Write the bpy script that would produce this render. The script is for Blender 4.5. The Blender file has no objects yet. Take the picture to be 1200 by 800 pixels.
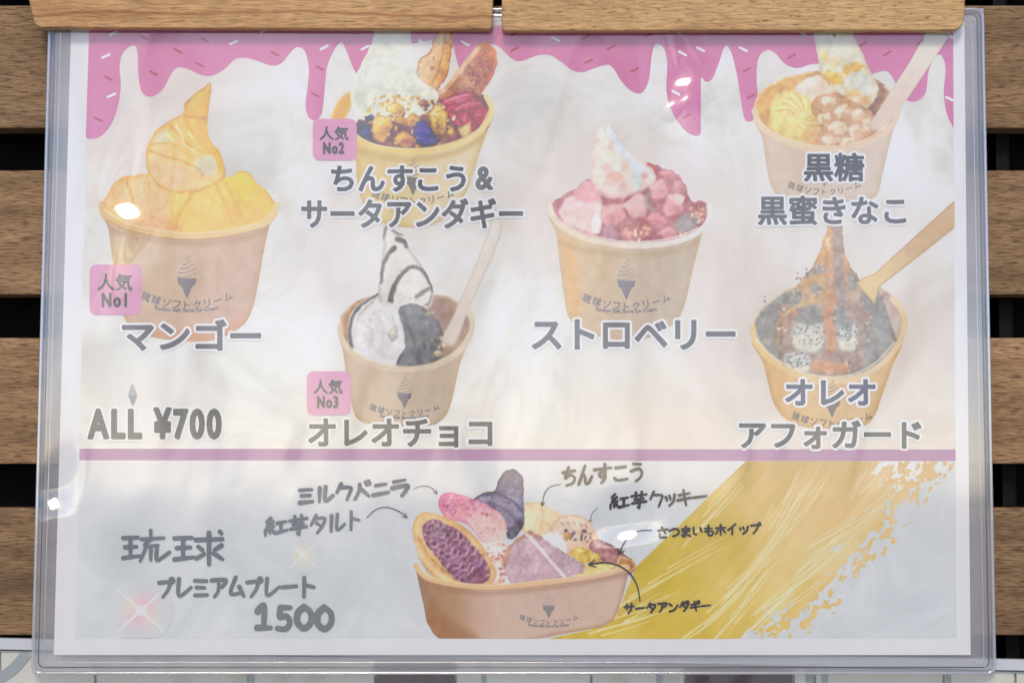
import bpy, bmesh, math, random
import numpy as np
from mathutils import Vector, Matrix
from mathutils.geometry import tessellate_polygon

R = math.radians
random.seed(7)
rng = np.random.default_rng(7)
scene = bpy.context.scene
col = scene.collection

# ------------------------------------------------------------------ camera
PX = 0.000396            # metres on the sheet per photograph pixel
DIST = 0.86              # camera to sheet
PITCH = R(4.3)           # camera looks slightly upwards
ZC = 1.35                # height of the picture centre on the wall
cam_d = bpy.data.cameras.new('Camera')
cam = bpy.data.objects.new('Camera', cam_d)
col.objects.link(cam)
cam_d.sensor_width = 36.0
cam_d.lens = 36.0 * DIST / (1200 * PX)
cam_d.clip_start = 0.05
cam_d.clip_end = 500
CAM = Vector((0.0, -DIST * math.cos(PITCH), ZC - DIST * math.sin(PITCH)))
cam.location = CAM
cam.rotation_euler = (R(90) + PITCH, 0, 0)
scene.camera = cam

# ------------------------------------------------------------------ daylight
SUN_EL, SUN_AZ = R(33), R(-5)      # azimuth measured from straight in front of the sheet
world = bpy.data.worlds.new('World')
scene.world = world
world.use_nodes = True
wn = world.node_tree
bg = wn.nodes['Background']
sky = wn.nodes.new('ShaderNodeTexSky')
sky.sky_type = 'NISHITA'
sky.sun_disc = False
sky.sun_elevation = SUN_EL
sky.sun_rotation = R(180) - SUN_AZ
sky.air_density = 0.5
sky.dust_density = 0.6
sky.ozone_density = 0.8
wn.links.new(sky.outputs[0], bg.inputs[0])
bg.inputs[1].default_value = 0.135
sun_d = bpy.data.lights.new('sun', 'SUN')
sun_d.energy = 1.25
sun_d.angle = R(14)
sun_d.color = (1.0, 0.86, 0.70)
sun = bpy.data.objects.new('sun', sun_d)
col.objects.link(sun)
sd = Vector((math.sin(SUN_AZ) * math.cos(SUN_EL), -math.cos(SUN_AZ) * math.cos(SUN_EL), math.sin(SUN_EL)))
sun.rotation_euler = sd.to_track_quat('Z', 'Y').to_euler()
sun.location = (-0.6, -2.5, 3.4)
vs = scene.view_settings
vs.view_transform = 'Standard'
vs.look = 'None'
vs.exposure = 0.38
vs.gamma = 1.0
vs.use_curve_mapping = False
scene.cycles.transparent_max_bounces = 40
scene.cycles.max_bounces = 10

def P(u, v, y=0.0):
    """point where the ray through photograph pixel (u, v) meets the plane at depth y"""
    f = 1200 * PX                      # picture width at distance DIST
    dx = (u - 600) / 1200 * f
    dz = (400 - v) / 1200 * f
    c, s = math.cos(PITCH), math.sin(PITCH)
    d = Vector((dx, DIST * c - dz * s, DIST * s + dz * c))
    t = (y - CAM.y) / d.y
    return CAM + d * t

def P_np(u, v, y):
    f = 1200 * PX
    dx = (u - 600) / 1200 * f
    dz = (400 - v) / 1200 * f
    c, s = math.cos(PITCH), math.sin(PITCH)
    dy = DIST * c - dz * s
    dZ = DIST * s + dz * c
    t = (y - CAM.y) / dy
    return np.stack([CAM.x + dx * t, np.broadcast_to(np.asarray(y, float), t.shape), CAM.z + dZ * t], -1)

# ------------------------------------------------------------------ helpers
def tag(o, label=None, cat=None, group=None, kind=None):
    if label: o['label'] = label
    if cat: o['category'] = cat
    if group: o['group'] = group
    if kind: o['kind'] = kind
    return o

def link(name, mesh, mat=None, parent=None):
    o = bpy.data.objects.new(name, mesh)
    col.objects.link(o)
    if mat is not None:
        mesh.materials.clear()
        mesh.materials.append(mat)
    if parent is not None:
        o.parent = parent
        o.matrix_parent_inverse = parent_world(parent).inverted()
    return o

def parent_world(o):
    m = Matrix.LocRotScale(o.location, o.rotation_euler, o.scale)
    if o.parent:
        return parent_world(o.parent) @ o.matrix_parent_inverse @ m
    return m

def empty(name, loc):
    o = bpy.data.objects.new(name, None)
    o.empty_display_size = 0.02
    col.objects.link(o)
    o.location = loc
    return o

def mesh_from(name, verts, faces, smooth=False):
    m = bpy.data.meshes.new(name)
    m.from_pydata([tuple(v) for v in verts], [], faces)
    if smooth:
        m.polygons.foreach_set('use_smooth', [True] * len(m.polygons))
    m.update()
    return m

def bm_mesh(name, bm, smooth=False):
    bmesh.ops.recalc_face_normals(bm, faces=bm.faces[:])
    m = bpy.data.meshes.new(name)
    bm.to_mesh(m)
    bm.free()
    if smooth:
        m.polygons.foreach_set('use_smooth', [True] * len(m.polygons))
    return m

def catmull(pts, closed=True, n=6):
    p = [np.array(q, float) for q in pts]
    out = []
    N = len(p)
    rngi = range(N) if closed else range(N - 1)
    for i in rngi:
        if closed:
            a, b, c, d = p[(i - 1) % N], p[i], p[(i + 1) % N], p[(i + 2) % N]
        else:
            a, b, c, d = p[max(i - 1, 0)], p[i], p[i + 1], p[min(i + 2, N - 1)]
        for k in range(n):
            t = k / n
            out.append(0.5 * ((2 * b) + (-a + c) * t + (2 * a - 5 * b + 4 * c - d) * t * t + (-a + 3 * b - 3 * c + d) * t ** 3))
    if not closed:
        out.append(p[-1])
    return np.array(out)

# ------------------------------------------------------------------ colours of print
def lin(c):
    c = np.asarray(c, float)
    return np.where(c <= 0.04045, c / 12.92, ((c + 0.055) / 1.055) ** 2.4)

def hx(s):
    s = s.lstrip('#')
    return np.array([int(s[i:i + 2], 16) / 255 for i in (0, 2, 4)])

# light mirrored by the clear cover, and light sent back by white print, by height on the sheet (rows of the photograph)
ROWS = np.array([40, 120, 200, 300, 400, 500, 530, 550, 565, 580, 600, 700, 760.])
VEIL_R = np.array([[0.155, 0.168, 0.205], [0.160, 0.173, 0.211], [0.160, 0.173, 0.211], [0.183, 0.197, 0.234], [0.215, 0.230, 0.254], [0.295, 0.280, 0.262], [0.315, 0.288, 0.250], [0.315, 0.280, 0.226], [0.284, 0.250, 0.200], [0.194, 0.173, 0.151], [0.117, 0.107, 0.104], [0.070, 0.070, 0.078], [0.068, 0.068, 0.078]])
LIT_R = np.array([[0.609, 0.594, 0.627], [0.676, 0.660, 0.696], [0.676, 0.660, 0.696], [0.675, 0.657, 0.697], [0.672, 0.663, 0.701], [0.660, 0.654, 0.691], [0.654, 0.648, 0.686], [0.665, 0.659, 0.697], [0.664, 0.647, 0.700], [0.671, 0.651, 0.697], [0.668, 0.655, 0.702], [0.667, 0.650, 0.691], [0.653, 0.645, 0.691]])

def ink(c, v=320.0):
    """photographed sRGB colour -> print colour behind its clear cover; mirrored haze beyond VEIL_R stays in it"""
    c = np.asarray(c, float)
    ve = np.stack([np.interp(v, ROWS, VEIL_R[:, k]) for k in range(3)], -1)
    li = np.stack([np.interp(v, ROWS, LIT_R[:, k]) for k in range(3)], -1)
    return np.clip((lin(c) - ve) / li, 0.012, 0.92)

# ------------------------------------------------------------------ materials
def new_mat(name):
    m = bpy.data.materials.new(name)
    m.use_nodes = True
    nt = m.node_tree
    return m, nt, nt.nodes['Principled BSDF'], nt.nodes['Material Output']

def N(nt, kind, **kw):
    n = nt.nodes.new(kind)
    for k, v in kw.items():
        if k.startswith('i_'):
            key = k[2:]
            n.inputs[int(key) if key.isdigit() else key].default_value = v
        else:
            setattr(n, k, v)
    return n

def ramp(nt, stops):
    r = nt.nodes.new('ShaderNodeValToRGB')
    e = r.color_ramp.elements
    while len(e) < len(stops):
        e.new(0.5)
    for k, (p, c) in enumerate(stops):
        e[k].position = p
        e[k].color = (*c[:3], 1)
    return r

def flat_mat(name, rgb, rough=0.55, spec=0.3):
    m, nt, b, o = new_mat(name)
    b.inputs['Base Color'].default_value = (*[float(x) for x in rgb], 1)
    b.inputs['Roughness'].default_value = rough
    b.inputs['Specular IOR Level'].default_value = spec
    return m

def print_mat():
    m, nt, b, o = new_mat('printed_ink')
    a = N(nt, 'ShaderNodeAttribute', attribute_name='print')
    b.inputs['Roughness'].default_value = 0.6
    b.inputs['Specular IOR Level'].default_value = 0.2
    nt.links.new(a.outputs['Color'], b.inputs['Base Color'])
    return m
M_PRINT = print_mat()

def paper_print(name, stops, scale, extra=None):
    """matte printed paper with a soft crumpled / marbled tint"""
    m, nt, b, o = new_mat(name)
    tc = N(nt, 'ShaderNodeTexCoord')
    n1 = N(nt, 'ShaderNodeTexNoise', i_Scale=scale, i_Detail=7.0, i_Roughness=0.66, i_Distortion=1.1)
    nt.links.new(tc.outputs['Object'], n1.inputs['Vector'])
    r = ramp(nt, stops)
    nt.links.new(n1.outputs['Fac'], r.inputs[0])
    out = r.outputs[0]
    if extra:
        n2 = N(nt, 'ShaderNodeTexNoise', i_Scale=scale * 0.45, i_Detail=3.0)
        mp = N(nt, 'ShaderNodeMapping')
        mp.inputs['Location'].default_value = (3.1, 1.7, 0.4)
        nt.links.new(tc.outputs['Object'], mp.inputs[0])
        nt.links.new(mp.outputs[0], n2.inputs['Vector'])
        r2 = ramp(nt, [(0.5, (0, 0, 0)), (0.68, (1, 1, 1))])
        nt.links.new(n2.outputs['Fac'], r2.inputs[0])
        ml = N(nt, 'ShaderNodeMath', operation='MULTIPLY')
        ml.inputs[1].default_value = 0.7
        nt.links.new(r2.outputs[0], ml.inputs[0])
        mx = N(nt, 'ShaderNodeMix', data_type='RGBA')
        nt.links.new(ml.outputs[0], mx.inputs[0])
        nt.links.new(out, mx.inputs[6])
        mx.inputs[7].default_value = (*extra, 1)
        out = mx.outputs[2]
    nt.links.new(out, b.inputs['Base Color'])
    b.inputs['Roughness'].default_value = 0.6
    b.inputs['Specular IOR Level'].default_value = 0.2
    return m

def wood_mat(name, dark, mid, light, pore, along, across, pore_scale, pore_amt, rough=0.55, bands=6.0, vary=0.0, streak=None, pore_ratio=0.11, pore_lo=0.5):
    m, nt, b, o = new_mat(name)
    tc = N(nt, 'ShaderNodeTexCoord')
    oi = N(nt, 'ShaderNodeObjectInfo')
    off = N(nt, 'ShaderNodeVectorMath', operation='SCALE')
    cmb = N(nt, 'ShaderNodeCombineXYZ')
    mul = N(nt, 'ShaderNodeMath', operation='MULTIPLY'); mul.inputs[1].default_value = 37.0
    nt.links.new(oi.outputs['Random'], mul.inputs[0])
    nt.links.new(mul.outputs[0], cmb.inputs[0]); nt.links.new(mul.outputs[0], cmb.inputs[2])
    add = N(nt, 'ShaderNodeVectorMath', operation='ADD')
    nt.links.new(tc.outputs['Object'], add.inputs[0]); nt.links.new(cmb.outputs[0], add.inputs[1])
    mp = N(nt, 'ShaderNodeMapping')
    mp.inputs['Scale'].default_value = (along, across, across)
    nt.links.new(add.outputs[0], mp.inputs[0])
    # broad grain
    n1 = N(nt, 'ShaderNodeTexNoise', i_Scale=bands, i_Detail=6.0, i_Roughness=0.6, i_Distortion=0.6)
    nt.links.new(mp.outputs[0], n1.inputs['Vector'])
    r1 = ramp(nt, [(0.3, dark), (0.5, mid), (0.72, light)])
    nt.links.new(n1.outputs['Fac'], r1.inputs[0])
    # short pores / flecks
    mp2 = N(nt, 'ShaderNodeMapping')
    mp2.inputs['Scale'].default_value = (pore_scale * pore_ratio, pore_scale, pore_scale)
    nt.links.new(add.outputs[0], mp2.inputs[0])
    n2 = N(nt, 'ShaderNodeTexNoise', i_Scale=1.0, i_Detail=3.0, i_Roughness=0.6, i_Distortion=0.25)
    nt.links.new(mp2.outputs[0], n2.inputs['Vector'])
    r2 = ramp(nt, [(pore_lo, (0, 0, 0)), (pore_lo + 0.15, (1, 1, 1))])
    nt.links.new(n2.outputs['Fac'], r2.inputs[0])
    ml = N(nt, 'ShaderNodeMath', operation='MULTIPLY'); ml.inputs[1].default_value = pore_amt
    nt.links.new(r2.outputs[0], ml.inputs[0])
    mx = N(nt, 'ShaderNodeMix', data_type='RGBA')
    nt.links.new(ml.outputs[0], mx.inputs[0])
    nt.links.new(r1.outputs[0], mx.inputs[6])
    mx.inputs[7].default_value = (*pore, 1)
    # fine pale fibres
    mp3 = N(nt, 'ShaderNodeMapping')
    mp3.inputs['Scale'].default_value = (130, 1700, 1700)
    nt.links.new(add.outputs[0], mp3.inputs[0])
    n3 = N(nt, 'ShaderNodeTexNoise', i_Scale=1.0, i_Detail=2.0)
    nt.links.new(mp3.outputs[0], n3.inputs['Vector'])
    hs = N(nt, 'ShaderNodeHueSaturation')
    mr = N(nt, 'ShaderNodeMapRange'); mr.inputs[1].default_value = 0.3; mr.inputs[2].default_value = 0.7
    mr.inputs[3].default_value = 0.72; mr.inputs[4].default_value = 1.3
    nt.links.new(n3.outputs['Fac'], mr.inputs[0])
    tone = N(nt, 'ShaderNodeMapRange'); tone.inputs[3].default_value = 1 - vary; tone.inputs[4].default_value = 1 + vary
    nt.links.new(oi.outputs['Random'], tone.inputs[0])
    n4 = N(nt, 'ShaderNodeTexNoise', i_Scale=7.0, i_Detail=3.0)
    nt.links.new(add.outputs[0], n4.inputs['Vector'])
    bl = N(nt, 'ShaderNodeMapRange'); bl.inputs[1].default_value = 0.3; bl.inputs[2].default_value = 0.7
    bl.inputs[3].default_value = 1 - vary * 1.2; bl.inputs[4].default_value = 1 + vary * 1.2
    nt.links.new(n4.outputs['Fac'], bl.inputs[0])
    t1 = N(nt, 'ShaderNodeMath', operation='MULTIPLY'); t2 = N(nt, 'ShaderNodeMath', operation='MULTIPLY')
    nt.links.new(tone.outputs[0], t1.inputs[0]); nt.links.new(bl.outputs[0], t1.inputs[1])
    nt.links.new(t1.outputs[0], t2.inputs[0]); nt.links.new(mr.outputs[0], t2.inputs[1])
    nt.links.new(t2.outputs[0], hs.inputs['Value'])
    wood = mx.outputs[2]
    if streak:
        z0, wd, sc_ = streak
        sp = N(nt, 'ShaderNodeSeparateXYZ'); nt.links.new(tc.outputs['Object'], sp.inputs[0])
        n5 = N(nt, 'ShaderNodeTexNoise', i_Scale=9.0, i_Detail=3.0); nt.links.new(tc.outputs['Object'], n5.inputs['Vector'])
        w5 = N(nt, 'ShaderNodeMath', operation='MULTIPLY_ADD'); w5.inputs[1].default_value = 0.012
        nt.links.new(n5.outputs['Fac'], w5.inputs[0]); nt.links.new(sp.outputs['Z'], w5.inputs[2])
        ds = N(nt, 'ShaderNodeMath', operation='SUBTRACT'); ds.inputs[1].default_value = z0 + 0.006
        nt.links.new(w5.outputs[0], ds.inputs[0])
        ab = N(nt, 'ShaderNodeMath', operation='ABSOLUTE'); nt.links.new(ds.outputs[0], ab.inputs[0])
        fr = N(nt, 'ShaderNodeMapRange'); fr.inputs[1].default_value = 0; fr.inputs[2].default_value = wd
        fr.inputs[3].default_value = 0.75; fr.inputs[4].default_value = 0.0
        nt.links.new(ab.outputs[0], fr.inputs[0])
        m3 = N(nt, 'ShaderNodeMix', data_type='RGBA'); m3.inputs[7].default_value = (*sc_, 1)
        nt.links.new(fr.outputs[0], m3.inputs[0]); nt.links.new(wood, m3.inputs[6])
        wood = m3.outputs[2]
    nt.links.new(wood, hs.inputs['Color'])
    nt.links.new(hs.outputs[0], b.inputs['Base Color'])
    b.inputs['Roughness'].default_value = rough
    b.inputs['Specular IOR Level'].default_value = 0.3
    bp = N(nt, 'ShaderNodeBump'); bp.inputs['Strength'].default_value = 0.25; bp.inputs['Distance'].default_value = 0.0006
    sb = N(nt, 'ShaderNodeMath', operation='SUBTRACT')
    nt.links.new(n3.outputs['Fac'], sb.inputs[0]); nt.links.new(ml.outputs[0], sb.inputs[1])
    nt.links.new(sb.outputs[0], bp.inputs['Height'])
    nt.links.new(bp.outputs[0], b.inputs['Normal'])
    return m

def clear_plastic(name, refl, rough, tint=(1, 1, 1), haze=0.0):
    """thin clear plastic film: see-through, mirror-like reflection, a trace of milky scatter"""
    m, nt, b, o = new_mat(name)
    nt.nodes.remove(b)
    tr = N(nt, 'ShaderNodeBsdfTransparent'); tr.inputs[0].default_value = (*tint, 1)
    gl = N(nt, 'ShaderNodeBsdfGlossy'); gl.inputs['Roughness'].default_value = rough
    lw = N(nt, 'ShaderNodeLayerWeight'); lw.inputs['Blend'].default_value = 0.35
    mr = N(nt, 'ShaderNodeMapRange')
    mr.inputs[3].default_value = refl; mr.inputs[4].default_value = 0.9
    pw = N(nt, 'ShaderNodeMath', operation='POWER'); pw.inputs[1].default_value = 3.0
    nt.links.new(lw.outputs['Facing'], pw.inputs[0])
    nt.links.new(pw.outputs[0], mr.inputs[0])
    mx = N(nt, 'ShaderNodeMixShader')
    nt.links.new(mr.outputs[0], mx.inputs[0])
    nt.links.new(tr.outputs[0], mx.inputs[1]); nt.links.new(gl.outputs[0], mx.inputs[2])
    last = mx.outputs[0]
    if haze:
        df = N(nt, 'ShaderNodeBsdfDiffuse'); df.inputs[0].default_value = (0.85, 0.87, 0.92, 1)
        m2 = N(nt, 'ShaderNodeMixShader'); m2.inputs[0].default_value = haze
        nt.links.new(last, m2.inputs[1]); nt.links.new(df.outputs[0], m2.inputs[2])
        last = m2.outputs[0]
    nt.links.new(last, o.inputs[0])
    return m

# ------------------------------------------------------------------ print painter (everything is a signed distance)
def seg_dist(X, Y, pts, closed, chunk=64):
    a = np.asarray(pts, np.float32)
    b = np.roll(a, -1, 0) if closed else None
    if closed:
        A, B = a, b
    else:
        A, B = a[:-1], a[1:]
    D2 = np.full(X.shape, 1e9, np.float32)
    par = np.zeros(X.shape, bool)
    tbest = np.zeros(X.shape, np.float32)
    for i in range(len(A)):
        ax, ay = A[i]; bx, by = B[i]
        dx, dy = bx - ax, by - ay
        L = dx * dx + dy * dy + 1e-9
        t = np.clip(((X - ax) * dx + (Y - ay) * dy) / L, 0, 1)
        d = (X - ax - t * dx) ** 2 + (Y - ay - t * dy) ** 2
        if not closed:
            tb = (i + t) / len(A)
            tbest = np.where(d < D2, tb, tbest)
        D2 = np.minimum(D2, d)
        if closed and ay != by:
            c = (ay > Y) != (by > Y)
            par ^= c & (X < (bx - ax) * (Y - ay) / (by - ay) + ax)
    D = np.sqrt(D2)
    return (np.where(par, -D, D), None) if closed else (D, tbest)

def sstep(x):
    x = np.clip(x, 0, 1)
    return x * x * (3 - 2 * x)

def vnoise(X, Y, s, seed=0):
    r = np.random.default_rng(seed)
    g = r.random((97, 97))
    x, y = X / s + 31.7, Y / s + 17.3
    xi, yi = np.floor(x).astype(int), np.floor(y).astype(int)
    fx, fy = sstep(x - xi), sstep(y - yi)
    xi %= 96; yi %= 96
    return (g[yi, xi] * (1 - fx) + g[yi, xi + 1] * fx) * (1 - fy) + (g[yi + 1, xi] * (1 - fx) + g[yi + 1, xi + 1] * fx) * fy

def fbm(X, Y, s, seed=0, o=4):
    v = 0; a = 0.5; t = 0
    for k in range(o):
        v = v + a * vnoise(X, Y, s / 2 ** k, seed + k * 13); t += a; a *= 0.5
    return v / t

class Canvas:
    def __init__(self, u0, v0, u1, v1, step=1.0):
        self.u = np.arange(u0, u1 + step, step); self.v = np.arange(v0, v1 + step, step)
        self.X, self.Y = np.meshgrid(self.u, self.v)
        self.X = self.X.astype(np.float32); self.Y = self.Y.astype(np.float32)
        self.c = np.zeros(self.X.shape + (3,)) + 0.8
        self.a = np.zeros(self.X.shape)
        self.step = step
    def win(self, pts, m):
        p = np.asarray(pts, float)
        i0 = np.searchsorted(self.u, p[:, 0].min() - m); i1 = np.searchsorted(self.u, p[:, 0].max() + m)
        j0 = np.searchsorted(self.v, p[:, 1].min() - m); j1 = np.searchsorted(self.v, p[:, 1].max() + m)
        return (slice(j0, max(j1, j0 + 1)), slice(i0, max(i1, i0 + 1)))
    def lay(self, w, k, c, clip):
        if clip is True:
            k = k * (self.a[w] > 0.5)
        elif clip is not None and clip is not False:
            k = k * clip[w]
        a0 = self.a[w]
        an = a0 + (1 - a0) * k
        f = np.where(an > 1e-6, k / np.maximum(an, 1e-6), 0)[..., None]
        self.c[w] = self.c[w] * (1 - f) + c * f
        self.a[w] = an
    def colour(self, w, c):
        """hex, or (hex, hex, (x0,y0),(x1,y1)) gradient"""
        if isinstance(c, str):
            return hx(c)
        c0, c1, (x0, y0), (x1, y1) = c
        t = ((self.X[w] - x0) * (x1 - x0) + (self.Y[w] - y0) * (y1 - y0)) / ((x1 - x0) ** 2 + (y1 - y0) ** 2)
        t = sstep(t)[..., None]
        return hx(c0) * (1 - t) + hx(c1) * t
    def blob(self, pts, c, soft=0.7, op=1.0, clip=None, smooth=True, rough=0.0, rs=6, seed=1, edge=None):
        p = catmull(pts, True, 5) if smooth else np.asarray(pts, float)
        w = self.win(p, soft * 2 + rough + 2)
        if self.X[w].size == 0: return
        d, _ = seg_dist(self.X[w], self.Y[w], p, True)
        if rough:
            d = d + (fbm(self.X[w], self.Y[w], rs, seed, 3) - 0.5) * 2 * rough
        k = sstep(0.5 - d / (2 * soft)) * op
        self.lay(w, k, self.colour(w, c), clip)
        if edge:     # darker or lighter tone hugging the outline on the inside
            ec, wd, eo = edge
            ke = sstep(1 + d / wd) * (d < 0) * eo
            self.lay(w, ke, hx(ec), True)
        return p
    def oval(self, x, y, rx, ry, c, rot=0, **kw):
        t = np.linspace(0, 2 * math.pi, 14, endpoint=False)
        cr, sr = math.cos(R(rot)), math.sin(R(rot))
        ex, ey = rx * np.cos(t), ry * np.sin(t)
        return self.blob(np.stack([x + ex * cr - ey * sr, y + ex * sr + ey * cr], 1), c, **kw)
    def line(self, pts, w0, c, w1=None, soft=0.6, op=1.0, clip=None, n=5):
        p = catmull(pts, False, n) if len(pts) > 2 else np.asarray(pts, float)
        w1 = w0 if w1 is None else w1
        w = self.win(p, max(w0, w1) + soft * 2 + 2)
        if self.X[w].size == 0: return
        d, t = seg_dist(self.X[w], self.Y[w], p, False)
        r = (w0 + (w1 - w0) * t) * 0.5
        self.lay(w, sstep(0.5 - (d - r) / (2 * soft)) * op, self.colour(w, c), clip)
    def mottle(self, amt, s, seed=0, tint=(1, 1, 1), mask=None):
        f = (fbm(self.X, self.Y, s, seed) - 0.5) * 2 * amt
        k = self.a if mask is None else mask
        self.c = np.clip(self.c + (f * (k > 0.3))[..., None] * np.array(tint), 0, 1)
    def begin_food(self):
        self.keep = (self.c, self.a)
        self.c = np.zeros_like(self.c) + 0.8; self.a = np.zeros_like(self.a)
    def end_food(self, lift=0.0, warp=2.0, ws=7.0, grain=0.04, seed=0):
        """photographic unevenness: bend the painted shapes a little, add grain, lighten; then lay over the cup"""
        dx = (fbm(self.X, self.Y, ws, seed + 1, 3) - 0.5) * 2 * warp / self.step
        dy = (fbm(self.X, self.Y, ws, seed + 2, 3) - 0.5) * 2 * warp / self.step
        jj, ii = np.mgrid[0:self.a.shape[0], 0:self.a.shape[1]]
        y = np.clip(jj + dy, 0, self.a.shape[0] - 1.001); x = np.clip(ii + dx, 0, self.a.shape[1] - 1.001)
        y0, x0 = y.astype(int), x.astype(int); fy, fx = y - y0, x - x0
        def smp(A):
            gx, gy = (fx[..., None], fy[..., None]) if A.ndim == 3 else (fx, fy)
            return (A[y0, x0] * (1 - gx) + A[y0, x0 + 1] * gx) * (1 - gy) + (A[y0 + 1, x0] * (1 - gx) + A[y0 + 1, x0 + 1] * gx) * gy
        pre = smp(self.c * self.a[..., None]); a = smp(self.a)
        c = pre / np.maximum(a, 1e-4)[..., None]
        g = (fbm(self.X, self.Y, 4.5, seed + 5, 3) - 0.5) * 2 * grain + (fbm(self.X, self.Y, 11, seed + 6, 2) - 0.5) * 2 * grain
        g2 = (fbm(self.X, self.Y, 8, seed + 8, 2) - 0.5) * grain
        dk = np.clip(1.35 - c.mean(-1, keepdims=True), 0.25, 1.0)
        c = c + dk * (g[..., None] + g2[..., None] * np.array([0.5, 0.0, -0.5]))
        c = np.clip(c + (1 - c) * lift, 0, 1)
        kc, ka = self.keep
        an = a + ka * (1 - a)
        self.c = (c * a[..., None] + kc * (ka * (1 - a))[..., None]) / np.maximum(an, 1e-4)[..., None]
        self.a = an
    def mask(self, pts, soft=1.0, smooth=True):
        p = catmull(pts, True, 5) if smooth else np.asarray(pts, float)
        d, _ = seg_dist(self.X, self.Y, p, True)
        return sstep(0.5 - d / (2 * soft))
    def specks(self, pts, n, r0, r1, cols, seed=0, op=0.9, clip=True, smooth=True):
        r = np.random.default_rng(seed)
        p = catmull(pts, True, 5) if smooth else np.asarray(pts, float)
        lo, hi = p.min(0), p.max(0)
        k = 0
        for _ in range(n * 6):
            q = lo + r.random(2) * (hi - lo)
            d, _x = seg_dist(np.array([[q[0]]], np.float32), np.array([[q[1]]], np.float32), p, True)
            if d[0, 0] > 0: continue
            a = r0 + r.random() * (r1 - r0)
            self.oval(q[0], q[1], a, a * (0.5 + 0.5 * r.random()), cols[r.integers(len(cols))], rot=r.random() * 180, soft=0.5, op=op, clip=clip)
            k += 1
            if k >= n: break
    def build(self, name, layer, parent, limit=None, vfix=None):
        """cut the painted area out along its outline as one flat mesh, ink colours on its vertices"""
        y = -0.00010 * layer
        a = self.a.copy()
        if limit is not None:
            a *= limit(self.X, self.Y)
        a[0, :] = a[-1, :] = 0; a[:, 0] = a[:, -1] = 0
        on = a >= 0.5
        Hh, Ww = a.shape
        idx = -np.ones(a.shape, int)
        idx[on] = np.arange(on.sum())
        pts = [np.stack([self.X[on], self.Y[on]], 1).astype(float)]
        cols = [self.c[on]]
        n4 = on[:-1, :-1].astype(int) + on[1:, :-1] + on[:-1, 1:] + on[1:, 1:]
        j, i = np.nonzero(n4 == 4)
        quads = np.stack([idx[j + 1, i], idx[j + 1, i + 1], idx[j, i + 1], idx[j, i]], 1)
        nv = int(on.sum()); cut = {}; ep, ec = [], []
        def edge(p, q):
            nonlocal nv
            key = (p, q) if p < q else (q, p)
            if key in cut: return cut[key]
            f0, f1 = a[p], a[q]
            t = (0.5 - f0) / (f1 - f0)
            ep.append((self.X[p] + (self.X[q] - self.X[p]) * t, self.Y[p] + (self.Y[q] - self.Y[p]) * t))
            ec.append(self.c[p] if f0 > f1 else self.c[q])
            cut[key] = nv; nv += 1
            return cut[key]
        polys = []
        jj, ii = np.nonzero((n4 > 0) & (n4 < 4))
        for j, i in zip(jj.tolist(), ii.tolist()):
            cs = [(j + 1, i), (j + 1, i + 1), (j, i + 1), (j, i)]
            poly = []
            for k in range(4):
                p, q = cs[k], cs[(k + 1) % 4]
                if on[p]: poly.append(int(idx[p]))
                if on[p] != on[q]: poly.append(edge(p, q))
            if len(poly) >= 3: polys.append(poly)
        if ep:
            pts.append(np.array(ep, float)); cols.append(np.array(ec, float))
        pts = np.concatenate(pts); cols = np.concatenate(cols)
        pos = P_np(pts[:, 0], pts[:, 1], y)
        li = np.concatenate([quads.ravel()] + [np.array(p) for p in polys]).astype(np.int32)
        ln = np.concatenate([np.full(len(quads), 4), np.array([len(p) for p in polys], int)])
        ls = np.concatenate([[0], np.cumsum(ln)[:-1]]).astype(np.int32)
        me = bpy.data.meshes.new(name)
        me.vertices.add(len(pos)); me.vertices.foreach_set('co', pos.astype(np.float32).ravel())
        me.loops.add(len(li)); me.loops.foreach_set('vertex_index', li)
        me.polygons.add(len(ls)); me.polygons.foreach_set('loop_start', ls)
        me.update(calc_edges=True)
        at = me.attributes.new('print', 'FLOAT_COLOR', 'POINT')
        rgba = np.concatenate([ink(cols, pts[:, 1] if vfix is None else np.full(len(pts), vfix)), np.ones((len(cols), 1))], 1).astype(np.float32)
        at.data.foreach_set('color', rgba.ravel())
        return link(name, me, M_PRINT, parent)

# ================================================================== setting
M_SLAT = wood_mat('weathered_oak', (0.175, 0.100, 0.047), (0.300, 0.180, 0.088), (0.41, 0.255, 0.130), (0.080, 0.042, 0.018), 5.0, 30.0, 1250.0, 0.85, 0.6, 3.0, vary=0.17)
BEECH = ((0.46, 0.265, 0.110), (0.535, 0.325, 0.142), (0.60, 0.38, 0.175), (0.22, 0.100, 0.032))
M_BEECH = wood_mat('oiled_beech', *BEECH, 5.0, 30.0, 760.0, 0.85, 0.5, 2.0, vary=0.05, pore_ratio=0.26, pore_lo=0.56)
M_BEECH_LINE = wood_mat('oiled_beech_grain_line', (0.40, 0.215, 0.085), (0.50, 0.290, 0.122), (0.57, 0.345, 0.155), BEECH[3], 4.0, 34.0, 760.0, 0.8, 0.5, 2.4, vary=0.05, pore_ratio=0.16, pore_lo=0.55,
                        streak=(P(100, 17, -0.009).z, 0.0011, (0.27, 0.090, 0.032)))
M_BLACK = flat_mat('black_paint', (0.005, 0.005, 0.006), 0.55, 0.12)
M_BACK = flat_mat('dark_void', (0.010, 0.009, 0.008), 0.9, 0.1)

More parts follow.
